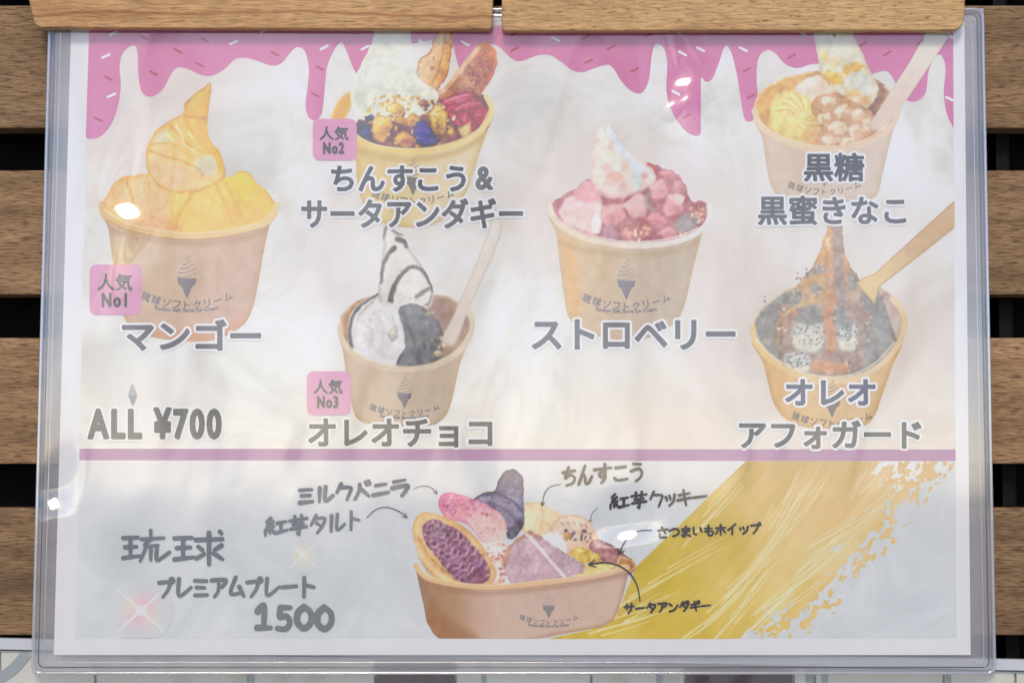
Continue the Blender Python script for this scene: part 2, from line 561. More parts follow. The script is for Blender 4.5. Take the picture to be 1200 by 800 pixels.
# pale paving in front of the wall
def paving_mat():
    m, nt, b, o = new_mat('pale_paving')
    tc = N(nt, 'ShaderNodeTexCoord')
    n = N(nt, 'ShaderNodeTexNoise', i_Scale=1.2, i_Detail=6.0)
    nt.links.new(tc.outputs['Object'], n.inputs['Vector'])
    r = ramp(nt, [(0.3, (0.46, 0.45, 0.44)), (0.7, (0.58, 0.57, 0.55))])
    nt.links.new(n.outputs['Fac'], r.inputs[0])
    nt.links.new(r.outputs[0], b.inputs['Base Color'])
    b.inputs['Roughness'].default_value = 0.9
    return m
g = link('ground', mesh_from('ground', [(-150, -200, 0), (150, -200, 0), (150, 60, 0), (-150, 60, 0)], [(0, 1, 2, 3)]), paving_mat())
tag(g, kind='structure')

# bare multi-stemmed street tree behind the photographer: it stands mirrored in the plastic as slanting dark streaks
def bare_tree(x, y, seed, label):
    r = random.Random(seed)
    root = empty('bare_tree', (x, y, 0.0))
    tag(root, label, 'tree', 'bare trees mirrored in the plastic')
    mat = flat_mat('grey_bark', (0.20, 0.175, 0.15), 0.9, 0.1)
    def limb(p, d, L, r0, depth, out):
        n = 7; pts = [Vector(p)]; d = Vector(d).normalized()
        for k in range(n):
            d = (d + Vector((r.uniform(-.09, .09), r.uniform(-.09, .09), r.uniform(-.02, .07)))).normalized()
            pts.append(pts[-1] + d * L / n)
        out.append((pts, r0, r0 * 0.45))
        if depth:
            for _ in range(3):
                k = r.randint(2, n - 1)
                side = Vector((r.uniform(-1, 1), r.uniform(-.6, .6), r.uniform(.5, 1.3)))
                limb(pts[k], d * .5 + side * .6, L * r.uniform(.45, .7), r0 * .5, depth - 1, out)
    def tube_mesh(limbs):
        vv, ff, m = [], [], 7
        for pts, a, b in limbs:
            base = len(vv); n = len(pts)
            for i, q in enumerate(pts):
                t = (pts[min(i + 1, n - 1)] - pts[max(i - 1, 0)]).normalized()
                u_ = t.cross(Vector((0.3, 1, 0.1))).normalized(); w_ = t.cross(u_)
                rr = a + (b - a) * i / (n - 1)
                for j in range(m):
                    an = 2 * math.pi * j / m
                    vv.append(q + (u_ * math.cos(an) + w_ * math.sin(an)) * rr)
            for i in range(n - 1):
                for j in range(m):
                    ff.append((base + i * m + j, base + i * m + (j + 1) % m, base + (i + 1) * m + (j + 1) % m, base + (i + 1) * m + j))
        return mesh_from('limbs', vv, ff, True)
    trunk = [([Vector((x, y, 0.0)), Vector((x + .01, y, .2)), Vector((x, y + .01, .42))], 0.07, 0.055)]
    tr = link('trunk', tube_mesh(trunk), mat, root)
    for k in range(4):
        a = -0.55 + 0.37 * k + r.uniform(-.08, .08)
        out = []
        limb((x, y, .36), (a, r.uniform(-.25, .25), 1.0), 2.5, 0.026, 2, out)
        link('limb', tube_mesh(out), mat, root)
bare_tree(-0.75, -4.6, 3, 'bare grey multi-stemmed tree mirrored faintly in the plastic over the mango cup')
bare_tree(0.55, -5.2, 8, 'bare grey multi-stemmed tree mirrored faintly in the plastic over the strawberry cup')

def box_bm(x0, x1, y0, y1, z0, z1, bevel=0.0, seg=2):
    bm = bmesh.new()
    bmesh.ops.create_cube(bm, size=1.0)
    for v in bm.verts:
        v.co = Vector((x0 if v.co.x < 0 else x1, y0 if v.co.y < 0 else y1, z0 if v.co.z < 0 else z1))
    if bevel:
        bmesh.ops.bevel(bm, geom=bm.edges[:], offset=bevel, segments=seg, profile=0.7, affect='EDGES')
    return bm

# slatted timber screen behind the sheet
SLAT_Y = 0.010
screen = empty('slatted_screen', (0, SLAT_Y + 0.02, 0.0))
tag(screen, 'brown weathered timber slat screen with dark gaps behind the menu', 'screen')
rows = [(-142, 5), (7.5, 149), (199.5, 345), (395.5, 541.5), (593, 740)]
zt = P(600, rows[2][0], SLAT_Y).z; zb = P(600, rows[2][1], SLAT_Y).z
pitch = P(600, rows[2][0], SLAT_Y).z - P(600, rows[3][0], SLAT_Y).z
h = zt - zb
slat_me = bm_mesh('slat', box_bm(-0.7, 0.7, 0.0, 0.016, -h / 2, h / 2, 0.0011))
for k in range(-3, 7):
    o = link('slat', slat_me, M_SLAT, screen)
    o.location = (0.0137 * ((k * 5) % 7 - 3) - 0, SLAT_Y + 0.0005 * (k % 2), (zt + zb) / 2 + pitch * (2 - (k + 0)))
    o.matrix_parent_inverse = parent_world(screen).inverted()
for x in (1178, 30 - 160, 600):
    c = P(x, 400, SLAT_Y + 0.02)
    link('upright', bm_mesh('upright', box_bm(c.x - 0.0035, c.x + 0.0035, SLAT_Y + 0.0175, SLAT_Y + 0.036, 0.004, 1.9, 0.0015)), M_BLACK, screen)
link('backing_board', bm_mesh('backing_board', box_bm(-0.75, 0.75, SLAT_Y + 0.036, SLAT_Y + 0.045, 0.004, 1.9)), M_BACK, screen)

# clear ledge cover below the sheet
M_CREAM = paper_print('reflected_cream', [(0.3, (0.80, 0.74, 0.64)), (0.7, (0.90, 0.86, 0.79))], 14.0)
M_GREYBAND = flat_mat('reflected_blue_grey', (0.44, 0.48, 0.50), 0.5)
M_BROWN = flat_mat('reflected_dark_brown', (0.15, 0.105, 0.105), 0.4)
M_EDGE = clear_plastic('green_acrylic_edge', 0.32, 0.12, (0.84, 0.93, 0.90), 0.55)
M_LINE = flat_mat('dark_seam', (0.06, 0.05, 0.055), 0.4)
M_WEDGE = flat_mat('white_edge', (0.80, 0.82, 0.80), 0.25, 0.6)
LY = 0.0045
ledge = empty('acrylic_ledge', P(600, 800, LY + 0.003))
tag(ledge, 'clear acrylic ledge panel with painted-in cream reflections and green-tinted top edge under the menu', 'ledge')
def quad_prism(pts, y0, y1):
    """pts: photo pixels of an outline on plane y0, extruded back to y1"""
    a = [P(u, v, y0) for u, v in pts]
    n = len(a)
    vv = [tuple(p) for p in a] + [(p.x, y1, p.z) for p in a]
    f = [tuple(range(n))] + [tuple(range(2 * n - 1, n - 1, -1))] + [(i, i + n, (i + 1) % n + n, (i + 1) % n) for i in range(n)]
    m = mesh_from('prism', vv, f)
    bm = bmesh.new(); bm.from_mesh(m); bpy.data.meshes.remove(m)
    return bm
def ly(x): return 745.5 + (x + 0) * 24.5 / 1180.0      # upper line of the ledge falls slightly to the right
X0, X1 = -160, 1360
def strip(name, d0, d1, y0, y1, mat):
    o = link(name, bm_mesh(name, quad_prism([(X0, ly(X0) + d0), (X1, ly(X1) + d0), (X1, ly(X1) + d1), (X0, ly(X0) + d1)], y0, y1)), mat, ledge)
    return o
cover = strip('clear_panel', 16.2, 190, LY - 0.0012, LY - 0.0002, clear_plastic('clear_acrylic', 0.10, 0.03, (0.97, 0.985, 0.98)))
strip('top_edge', 2.0, 14.8, LY - 0.0014, LY + 0.003, M_EDGE)
strip('seam', 14.9, 16.1, LY - 0.0010, LY + 0.003, M_LINE)
strip('white_edge', 16.3, 18.2, LY + 0.0002, LY + 0.0028, M_WEDGE)
cuts = [-160, 0, 112, 292, 440, 534, 566, 693, 772, 803, 930, 955, 1106, 1112, 1190, 1360]  # street reflections in the panel, modelled as coloured pieces
kinds = 'ccccdcccdccccccc'
for k in range(len(cuts) - 1):
    x0, x1 = cuts[k] + 1.6, cuts[k + 1] - 1.6
    dk = cuts[k] in (440, 803)
    pc = link('cream_reflection' if not dk else 'brown_reflection', bm_mesh('piece', quad_prism([(x0, ly(x0) + 18.6), (x1, ly(x1) + 18.6), (x1 - 2, 950), (x0 - 2, 950)], LY + 0.0004 + 0.0002 * (k % 3), LY + 0.003)), M_BROWN if dk else M_CREAM, ledge)
link('reflection_backing', bm_mesh('jb', quad_prism([(X0, ly(X0) + 18.6), (X1, ly(X1) + 18.6), (X1, 960), (X0, 960)], LY + 0.0032, LY + 0.0045)), M_GREYBAND, ledge)
# curved blue-grey band at the corner, and wider grey lines: mirrored shapes modelled as solid strips
def band(name, pts, wd, y0, y1, mat, parent):
    p = catmull(pts, False, 6)
    t = np.gradient(p, axis=0); nrm = np.stack([-t[:, 1], t[:, 0]], 1); nrm /= np.linalg.norm(nrm, axis=1)[:, None]
    L = list(map(tuple, p + nrm * wd / 2)) + list(map(tuple, (p - nrm * wd / 2)[::-1]))
    return link(name, bm_mesh(name, quad_prism(L, y0, y1)), mat, parent)
band('reflected_curve', [(31, 764.5), (24, 774), (12, 786), (-6, 796), (-40, 806)], 13, LY, LY + 0.0008, M_GREYBAND, ledge)
for x, wd in ((293, 9), (566, 6), (772, 8), (948, 9), (966, 7), (1111, 6)):
    band('reflected_line', [(x, ly(x) + 18.8), (x + 1, 800), (x + 3, 940)], wd, LY - 0.00005, LY + 0.0008, M_GREYBAND, ledge)

# ================================================================== clear sleeve
S_TL, S_TR, S_BR, S_BL = (57.5, 10), (1152.5, 10), (1166.5, 789), (37.5, 789)
sleeve = empty('plastic_sleeve', P(600, 789, -0.001))
tag(sleeve, 'clear hard plastic display sleeve with sealed rim holding the menu sheet', 'sleeve')
M_FILM = clear_plastic('clear_film', 0.145, 0.075, (0.985, 0.988, 0.99), 0.03)
M_RIM = clear_plastic('clear_rim', 0.42, 0.10, (0.95, 0.96, 0.97), 0.22)
M_GROOVE = clear_plastic('seam_groove', 0.10, 0.15, (0.30, 0.29, 0.32), 0.0)

def film(name, y_base, nx, ny, disp, mat, inset=0.0):
    s, t = np.meshgrid(np.linspace(0, 1, nx), np.linspace(0, 1, ny))
    def lerp(a, b, k): return a + (b - a) * k
    u = lerp(lerp(S_TL[0], S_TR[0], s), lerp(S_BL[0], S_BR[0], s), t)
    v = lerp(lerp(S_TL[1], S_TR[1], s), lerp(S_BL[1], S_BR[1], s), t)
    y = y_base - disp(u, v, s, t)
    p = P_np(u, v, np.full(u.shape, y_base)); p[..., 1] = y
    idx = np.arange(nx * ny).reshape(ny, nx)
    q = np.stack([idx[1:, :-1], idx[1:, 1:], idx[:-1, 1:], idx[:-1, :-1]], -1).reshape(-1, 4)
    me = bpy.data.meshes.new(name)
    me.from_pydata(p.reshape(-1, 3).tolist(), [], q.tolist())
    me.polygons.foreach_set('use_smooth', [True] * len(me.polygons)); me.update()
    return link(name, me, mat, sleeve)

DENTS = [(150, 248, 10, 6.5, 5.5), (799, 97, 8, 4.5, 5.5), (793, 121, 9, 3.0, 5.5), (735, 627, 9, 5.0, 2.2), (64, 590, 5.5, 7.5, 2.0)]     # photo pixel; half sizes in mm
def front_disp(u, v, s, t):
    e = np.minimum(np.minimum(s, 1 - s) * 1110, np.minimum(t, 1 - t) * 779)       # pixels from the edge
    d = 0.0014 * sstep(e / 9.0)                                                   # swells up from the sealed rim
    d = d + 0.00035 * (vnoise(u, v, 210, 3) - 0.5) * sstep(e / 60) + 0.00022 * (vnoise(u, v * 0.35, 70, 5) - 0.5) * sstep(e / 60) + 0.00007 * (vnoise(u * 1.3 + v * 0.3, v * 0.5, 34, 15) - 0.5) * sstep(e / 30)
    for (u0, v0, sx, sz, tl) in DENTS:      # small kinks in the film, each turned so that the sun glints on it
        pt = P(u0, v0, -0.0036)
        n = (sd + (CAM - pt).normalized()).normalized()
        sl = Vector((n.x / abs(n.y), n.z / abs(n.y)))
        m = sl.length; ax, az = sl.x / m, sl.y / m
        dx, dz = (u - u0) * PX, -(v - v0) * PX
        al, cr = dx * ax + dz * az, -dx * az + dz * ax          # along and across the kink's slope
        s_ = sz * 0.001
        d = d - m * s_ * np.tanh(al / s_) * np.exp(-(al / (s_ * tl)) ** 2 - (cr / (sx * 0.001)) ** 2)
    return d
front = film('front_film', -0.0022, 640, 440, front_disp, M_FILM)
back = film('back_film', 0.0012, 30, 20, lambda u, v, s, t: -0.0002 * np.sin(s * 3.1), clear_plastic('clear_back_film', 0.12, 0.06, (0.98, 0.985, 0.99), 0.28))

def rim_tube(name, inset, r, y, mat, corner):
    cs = [(S_TL, (1, 1)), (S_TR, (-1, 1)), (S_BR, (-1, -1)), (S_BL, (1, -1))]
    pts = []
    for k, ((cx, cy), (sx, sy)) in enumerate(cs):
        x, yy = cx + sx * inset, cy + sy * inset
        c0 = (x + sx * corner, yy + sy * corner)
        a0 = {0: 180, 1: 270, 2: 0, 3: 90}[k]
        for j in range(7):
            a = R(a0 + 90 * j / 6)
            pts.append((c0[0] + corner * math.cos(a), c0[1] + corner * math.sin(a)))
    ring = [P(a, b, y) for a, b in pts]
    n, m = len(ring), 8
    vv, ff = [], []
    for i in range(n):
        tg = (ring[(i + 1) % n] - ring[i - 1]).normalized()
        sd_ = tg.cross(Vector((0, 1, 0))).normalized()
        for j in range(m):
            a = 2 * math.pi * j / m
            vv.append(ring[i] + (sd_ * math.cos(a) + Vector((0, 1, 0)) * math.sin(a)) * r)
    for i in range(n):
        for j in range(m):
            ff.append((i * m + j, i * m + (j + 1) % m, ((i + 1) % n) * m + (j + 1) % m, ((i + 1) % n) * m + j))
    return link(name, mesh_from(name, vv, ff, True), mat, sleeve)
rim = rim_tube('rim', 1.0, 0.0008, -0.0012, M_RIM, 9)
rim_tube('seam_groove', 7.5, 0.00028, -0.0030, M_GROOVE, 7)
rim_tube('inner_crease', 13.5, 0.00022, -0.0032, M_RIM, 7)

# ================================================================== wooden boards hung over the top of the sleeve
def board(name, outline, label, mat):
    y1, y0 = -0.0040, -0.0090
    root = empty(name, P(sum(p[0] for p in outline) / len(outline), 36, y0))
    tag(root, label, 'board', 'wooden boards above the menu')
    bm = quad_prism(outline, y0, y1)
    fr = [e for e in bm.edges if all(abs(v.co.y - y0) < 1e-5 for v in e.verts)]
    bmesh.ops.bevel(bm, geom=fr, offset=0.0007, segments=3, profile=0.5, affect='EDGES')
    m = bm_mesh('plank', bm)
    o = link('plank', m, mat, root)
    return root
def rounded(pts, rad):
    out = []
    n = len(pts)
    for i in range(n):
        p, a, b = np.array(pts[i], float), np.array(pts[i - 1], float), np.array(pts[(i + 1) % n], float)
        r = rad[i]
        da, db = (a - p) / np.linalg.norm(a - p), (b - p) / np.linalg.norm(b - p)
        for k in range(7):
            t = k / 6
            q = (1 - t) ** 2 * (p + da * r) + 2 * t * (1 - t) * p + t * t * (p + db * r)
            out.append(tuple(q))
    return out
board('hanging_board', rounded([(-10, -190), (583, -190), (577, 34.5), (41, 32.5)], [10, 10, 6, 9]), 'beech board with slanted left end and a dark grain line along it', M_BEECH_LINE)
board('hanging_board', rounded([(588, -190), (1137, -190), (1130, 35.5), (588, 36)], [10, 10, 16, 6]), 'evenly flecked beech board with rounded corners at both lower ends', M_BEECH)

# ================================================================== printed menu sheet
sheet = empty('menu_sheet', P(600, 768, 0.0))
tag(sheet, 'printed ice cream menu sheet with pink icing border and sundae pictures', 'menu')

def flat(name, pts, layer, mat, parent=sheet, smooth=0):
    p = [tuple(q) for q in (catmull(pts, True, smooth) if smooth else pts)]
    vs_ = [P(u, v, -0.0001 * layer) for u, v in p]
    tri = tessellate_polygon([[Vector((q[0], -q[1], 0)) for q in p]])
    m = mesh_from(name, vs_, [tuple(t) for t in tri])
    bm = bmesh.new(); bm.from_mesh(m)
    for f in bm.faces:
        f.normal_update()
        if f.normal.y > 0: f.normal_flip()
    bm.to_mesh(m); bm.free()
    return link(name, m, mat, parent)

paper_c = [(83.5, 21), (1130, 21), (1137.5, 767), (63, 767)]
pb = quad_prism(paper_c, 0.0, 0.0003)
link('paper', bm_mesh('paper', pb), flat_mat('white_paper', ink(hx('E6E6EE')), 0.6, 0.2), sheet)

def prL(v): return 104.5 + (v - 35) * (88 - 104.5) / 713.0     # left and right limits of the printed picture
def prR(v): return 1117 + (v - 35) * (1121 - 1117) / 713.0
def in_print(X, Y):
    return ((X >= prL(Y)) & (X <= prR(Y)) & (Y <= 747.5) & (Y >= 30)).astype(float)
top, b0, b1, bot = 31, 525.5, 539, 747.5
A = lambda s, v=320: tuple(float(x) for x in ink(hx(s), v))
M_MARBLE = paper_print('marble_print', [(0.30, A('CFCED0')), (0.42, A('DBDADB')), (0.52, A('E5E4E5')), (0.64, A('F2F2F2'))], 15.0, A('E2D5D1'))
M_GREY = paper_print('grey_print', [(0.32, A('C4C5CA', 640)), (0.5, A('CDCED3', 640)), (0.68, A('D8D8DC', 640))], 16.0)
flat('upper_picture', [(prL(top), top), (prR(top), top), (prR(b0), b0 + 1), (prL(b0), b0)], 1, M_MARBLE)
flat('dividing_band', [(prL(b0), b0), (prR(b0), b0 + 1), (prR(b1), b1 + 1), (prL(b1), b1)], 1, flat_mat('pink_band', ink(hx('C8A8BE'), 532), 0.6, 0.2))
flat('lower_picture', [(prL(b1), b1), (prR(b1), b1 + 1), (prR(bot), bot), (prL(bot), bot)], 1, M_GREY)

# --- pink icing with drips
drip = [(100.6, 160), (105, 163), (118, 160), (130, 146), (138, 125), (141.5, 100), (140, 80), (143, 64), (151, 55.5), (158, 54), (161, 62), (162, 85),
        (165, 105), (172, 113), (182, 112), (192, 103), (200, 88), (208, 79.5), (220, 81), (235, 88), (248, 89), (262, 82), (275, 70), (287, 68),
        (300, 71), (318, 77), (330, 74), (340, 62), (348, 55.5), (357, 60), (362, 80), (360, 105), (358, 125), (362, 138), (370, 141), (377, 133),
        (380, 110), (383, 80), (391, 60), (399.5, 50), (406, 60), (415, 82), (424, 86), (450, 60), (500, 48), (524, 42), (530, 50), (538, 79), (546, 73), (560, 58),
        (575, 52), (585, 55), (592, 62), (603, 71), (614, 71), (630, 65), (645, 65), (658, 73), (670, 82), (682, 85), (697, 80), (712, 76), (720, 82),
        (728, 95), (740, 107), (752, 109), (760, 95), (763, 70), (766, 55), (771, 52), (778, 57), (782, 75), (781, 105), (787, 130), (800, 150),
        (812, 158.5), (820, 158), (821.3, 150), (821.3, 110), (821.8, 91), (827, 96), (835, 92), (843, 72), (850, 54), (857, 62), (863, 85), (868, 115), (872, 138),
        (878, 142.5), (884, 138), (888, 115), (886.5, 90), (889, 68), (898, 59), (908, 62), (920, 75), (935, 80), (955, 75), (985, 80), (1015, 92), (1025, 86),
        (1040, 84), (1050, 98), (1062, 117), (1075, 118.5), (1085, 108), (1088, 85), (1095, 68), (1103, 65), (1108, 80), (1106, 110), (1110, 135), (1117.5, 150)]
d_s = [tuple(q) for q in catmull(drip, False, 5)]
M_PINK = paper_print('pink_icing_print', [(0.3, A('CA88AE', 70)), (0.7, A('D196B9', 70))], 9.0)
icing = flat('icing_border', [(prR(31), 31)] + [(prL(31), 31)] + d_s, 2, M_PINK)

def capsule_mesh(L, r):
    vs_, n = [], 5
    for k in range(n + 1):
        a = R(-90 + 180 * k / n); vs_.append((L / 2 + r * math.cos(a), 0, r * math.sin(a)))
    for k in range(n + 1):
        a = R(90 + 180 * k / n); vs_.append((-L / 2 + r * math.cos(a), 0, r * math.sin(a)))
    return mesh_from('sprinkle', vs_, [tuple(range(len(vs_)))])
white_spr = capsule_mesh(9.0 * PX, 1.55 * PX); white_spr.materials.append(flat_mat('white_sprinkle', ink(hx('EEE9EE'), 60), 0.6, 0.2))
red_spr = capsule_mesh(9.0 * PX, 1.35 * PX); red_spr.materials.append(flat_mat('crimson_sprinkle', ink(hx('BC5B86'), 60), 0.6, 0.2))
SPR_W = [(133, 39, 25), (124, 66, 25), (130.5, 112, 25), (274, 50, 25), (310, 36, 25), (380, 56, 28), (428, 56, 28), (495, 50, -32), (545, 51, -30), (651, 46, -28),
         (800, 63, -28), (821, 58, -28), (871, 58, -28), (792, 109, -30), (793, 37, -28), (940, 39, -30), (1113, 116, -25), (1113, 43, -25)]
SPR_R = [(168, 44, -30), (127, 92, -28), (209, 60, -28), (180, 86, -28), (234, 76, -28), (240, 47, -28), (322, 63, -26), (375, 80, -28), (369, 111, -28), (115, 140, -25),
         (603, 58, 28), (686, 44, 28), (716, 56, 28), (690, 72, 24), (744, 82, 28), (758, 42, 28), (805, 136, 28), (875, 82, 28), (880, 113, 28),
         (928, 66, 30), (1040, 63, 32), (1011, 52, 28), (1078, 50, 40), (603, 40, 28)]
for lst, me in ((SPR_W, white_spr), (SPR_R, red_spr)):
    for (u, v, a) in lst:
        o = bpy.data.objects.new('sprinkle', me); col.objects.link(o)
        o.location = P(u, v, -0.0003); o.rotation_euler = (0, -R(a), 0)
        o.parent = icing; o.matrix_parent_inverse = parent_world(icing).inverted()

# --- lettering --------------------------------------------------------------
def text_loops(s, spacing=1.0):
    cu = bpy.data.curves.new('t', 'FONT'); cu.body = s; cu.resolution_u = 3; cu.space_character = spacing
    ob = bpy.data.objects.new('t', cu); col.objects.link(ob)
    dg = bpy.context.evaluated_depsgraph_get()
    me = ob.evaluated_get(dg).to_mesh()
    co = np.array([v.co[:2] for v in me.vertices]).reshape(-1, 2)
    cnt = {}
    for p in me.polygons:
        for e in p.edge_keys: cnt[e] = cnt.get(e, 0) + 1
    nb = {}
    for (a, b), n in cnt.items():
        if n == 1:
            nb.setdefault(a, []).append(b); nb.setdefault(b, []).append(a)
    ob.to_mesh_clear() if False else None
    loops, seen = [], set()
    for st in nb:
        if st in seen: continue
        lp, cur = [], st
        while cur is not None and cur not in seen:
            seen.add(cur); lp.append(cur)
            cur = next((q for q in nb[cur] if q not in seen), None)
        if len(lp) > 2: loops.append(co[lp])
    bpy.data.objects.remove(ob); bpy.data.curves.remove(cu)
    return loops

def text_sdf(loops, box, margin, step):
    x0, y0, x1, y1 = box
    allp = np.concatenate(loops)
    lo, hi = allp.min(0), allp.max(0)
    sx, sy = (x1 - x0) / (hi[0] - lo[0]), (y1 - y0) / (hi[1] - lo[1])
    cv = Canvas(x0 - margin, y0 - margin, x1 + margin, y1 + margin, step)
    D = np.full(cv.X.shape, 99.0, np.float32); par = np.zeros(cv.X.shape, bool)
    for lp in loops:
        q = np.stack([x0 + (lp[:, 0] - lo[0]) * sx, y1 - (lp[:, 1] - lo[1]) * sy], 1)
        w = cv.win(q, margin)
        d, _ = seg_dist(cv.X[w], cv.Y[w], q, True)
        D[w] = np.minimum(D[w], np.abs(d)); par[w] ^= d < 0
    return cv, np.where(par, -D, D)

def lettering(name, s, box, colour='4A4C52', bold=1.2, halo=2.6, layer=6, parent=sheet, step=0.6, halo_c='F2F2F6', spacing=1.0):
    b = bold
    bx_ = (box[0] + b, box[1] + b, box[2] - b, box[3] - b)
    cv, d = text_sdf(text_loops(s, spacing), bx_, b + halo + 2, step)
    full = (slice(None), slice(None))
    cv.lay(full, sstep(0.5 - (d - b) / 1.0), hx(colour), None)
    o = cv.build(name, layer, parent)
    if halo:
        c2 = Canvas(cv.u[0], cv.v[0], cv.u[-1] - step / 2, cv.v[-1] - step / 2, step)
        c2.lay(full, sstep(0.5 - (d[:c2.X.shape[0], :c2.X.shape[1]] - b - halo) / 1.4), hx(halo_c), None)
        c2.build('white_outline', layer - 1, o)
    return o

TXT = '85868C'
lettering('dish_name', 'マンゴー', (143, 374, 306, 411), '888990', 1.4)
lettering('dish_name', 'ちんすこう', (388, 194, 546, 225), '70747E', 1.1)
lettering('dish_name', '&', (557, 195, 578, 223), '84868E', 1.3)
lettering('dish_name', 'サータアンダギー', (353, 232, 613, 268), '80828A', 1.1)
lettering('dish_name', 'オレオチョコ', (361, 490, 577, 524), '7C7D84', 1.2)
lettering('dish_name', 'ストロベリー', (623, 374, 862, 410), '8A8B93', 1.3)
lettering('dish_name', '黒糖', (942, 179, 1013, 213), '666A73', 1.0)
lettering('dish_name', '黒蜜きなこ', (888, 229, 1062, 264), '81838B', 1.0)
lettering('dish_name', 'オレオ', (920, 444, 1026, 475), '888D95', 1.2)
lettering('dish_name', 'アフォガード', (866, 492, 1080, 526), '82848B', 1.2)
lettering('price', 'ALL ¥700', (102.5, 477, 260, 515), '7C7F85', 1.9, 2.6, spacing=1.22)

M_BADGE = flat_mat('badge_pink', ink(hx('DBA9C9')), 0.6, 0.2)
def badge(x0, y0, x1, y1, num, tc):
    p = rounded([(x0, y0), (x1, y0), (x1, y1), (x0, y1)], [9, 9, 9, 9])
    o = flat('rank_badge', p, 5, M_BADGE)
    w, h = x1 - x0, y1 - y0
    lettering('badge_text', '人気', (x0 + .15 * w, y0 + .18 * h, x0 + .82 * w, y0 + .52 * h), tc, 0.45, 0, 7, o)
    lettering('badge_text', 'No' + num, (x0 + .23 * w, y0 + .56 * h, x0 + .72 * w, y0 + .85 * h), tc, 0.9, 0, 7, o, spacing=1.25)
badge(105, 310, 166, 369, '1', '7A7480')
badge(366.5, 139.5, 418, 188, '2', '302830')
badge(359.5, 435, 411, 486, '3', '7E7482')

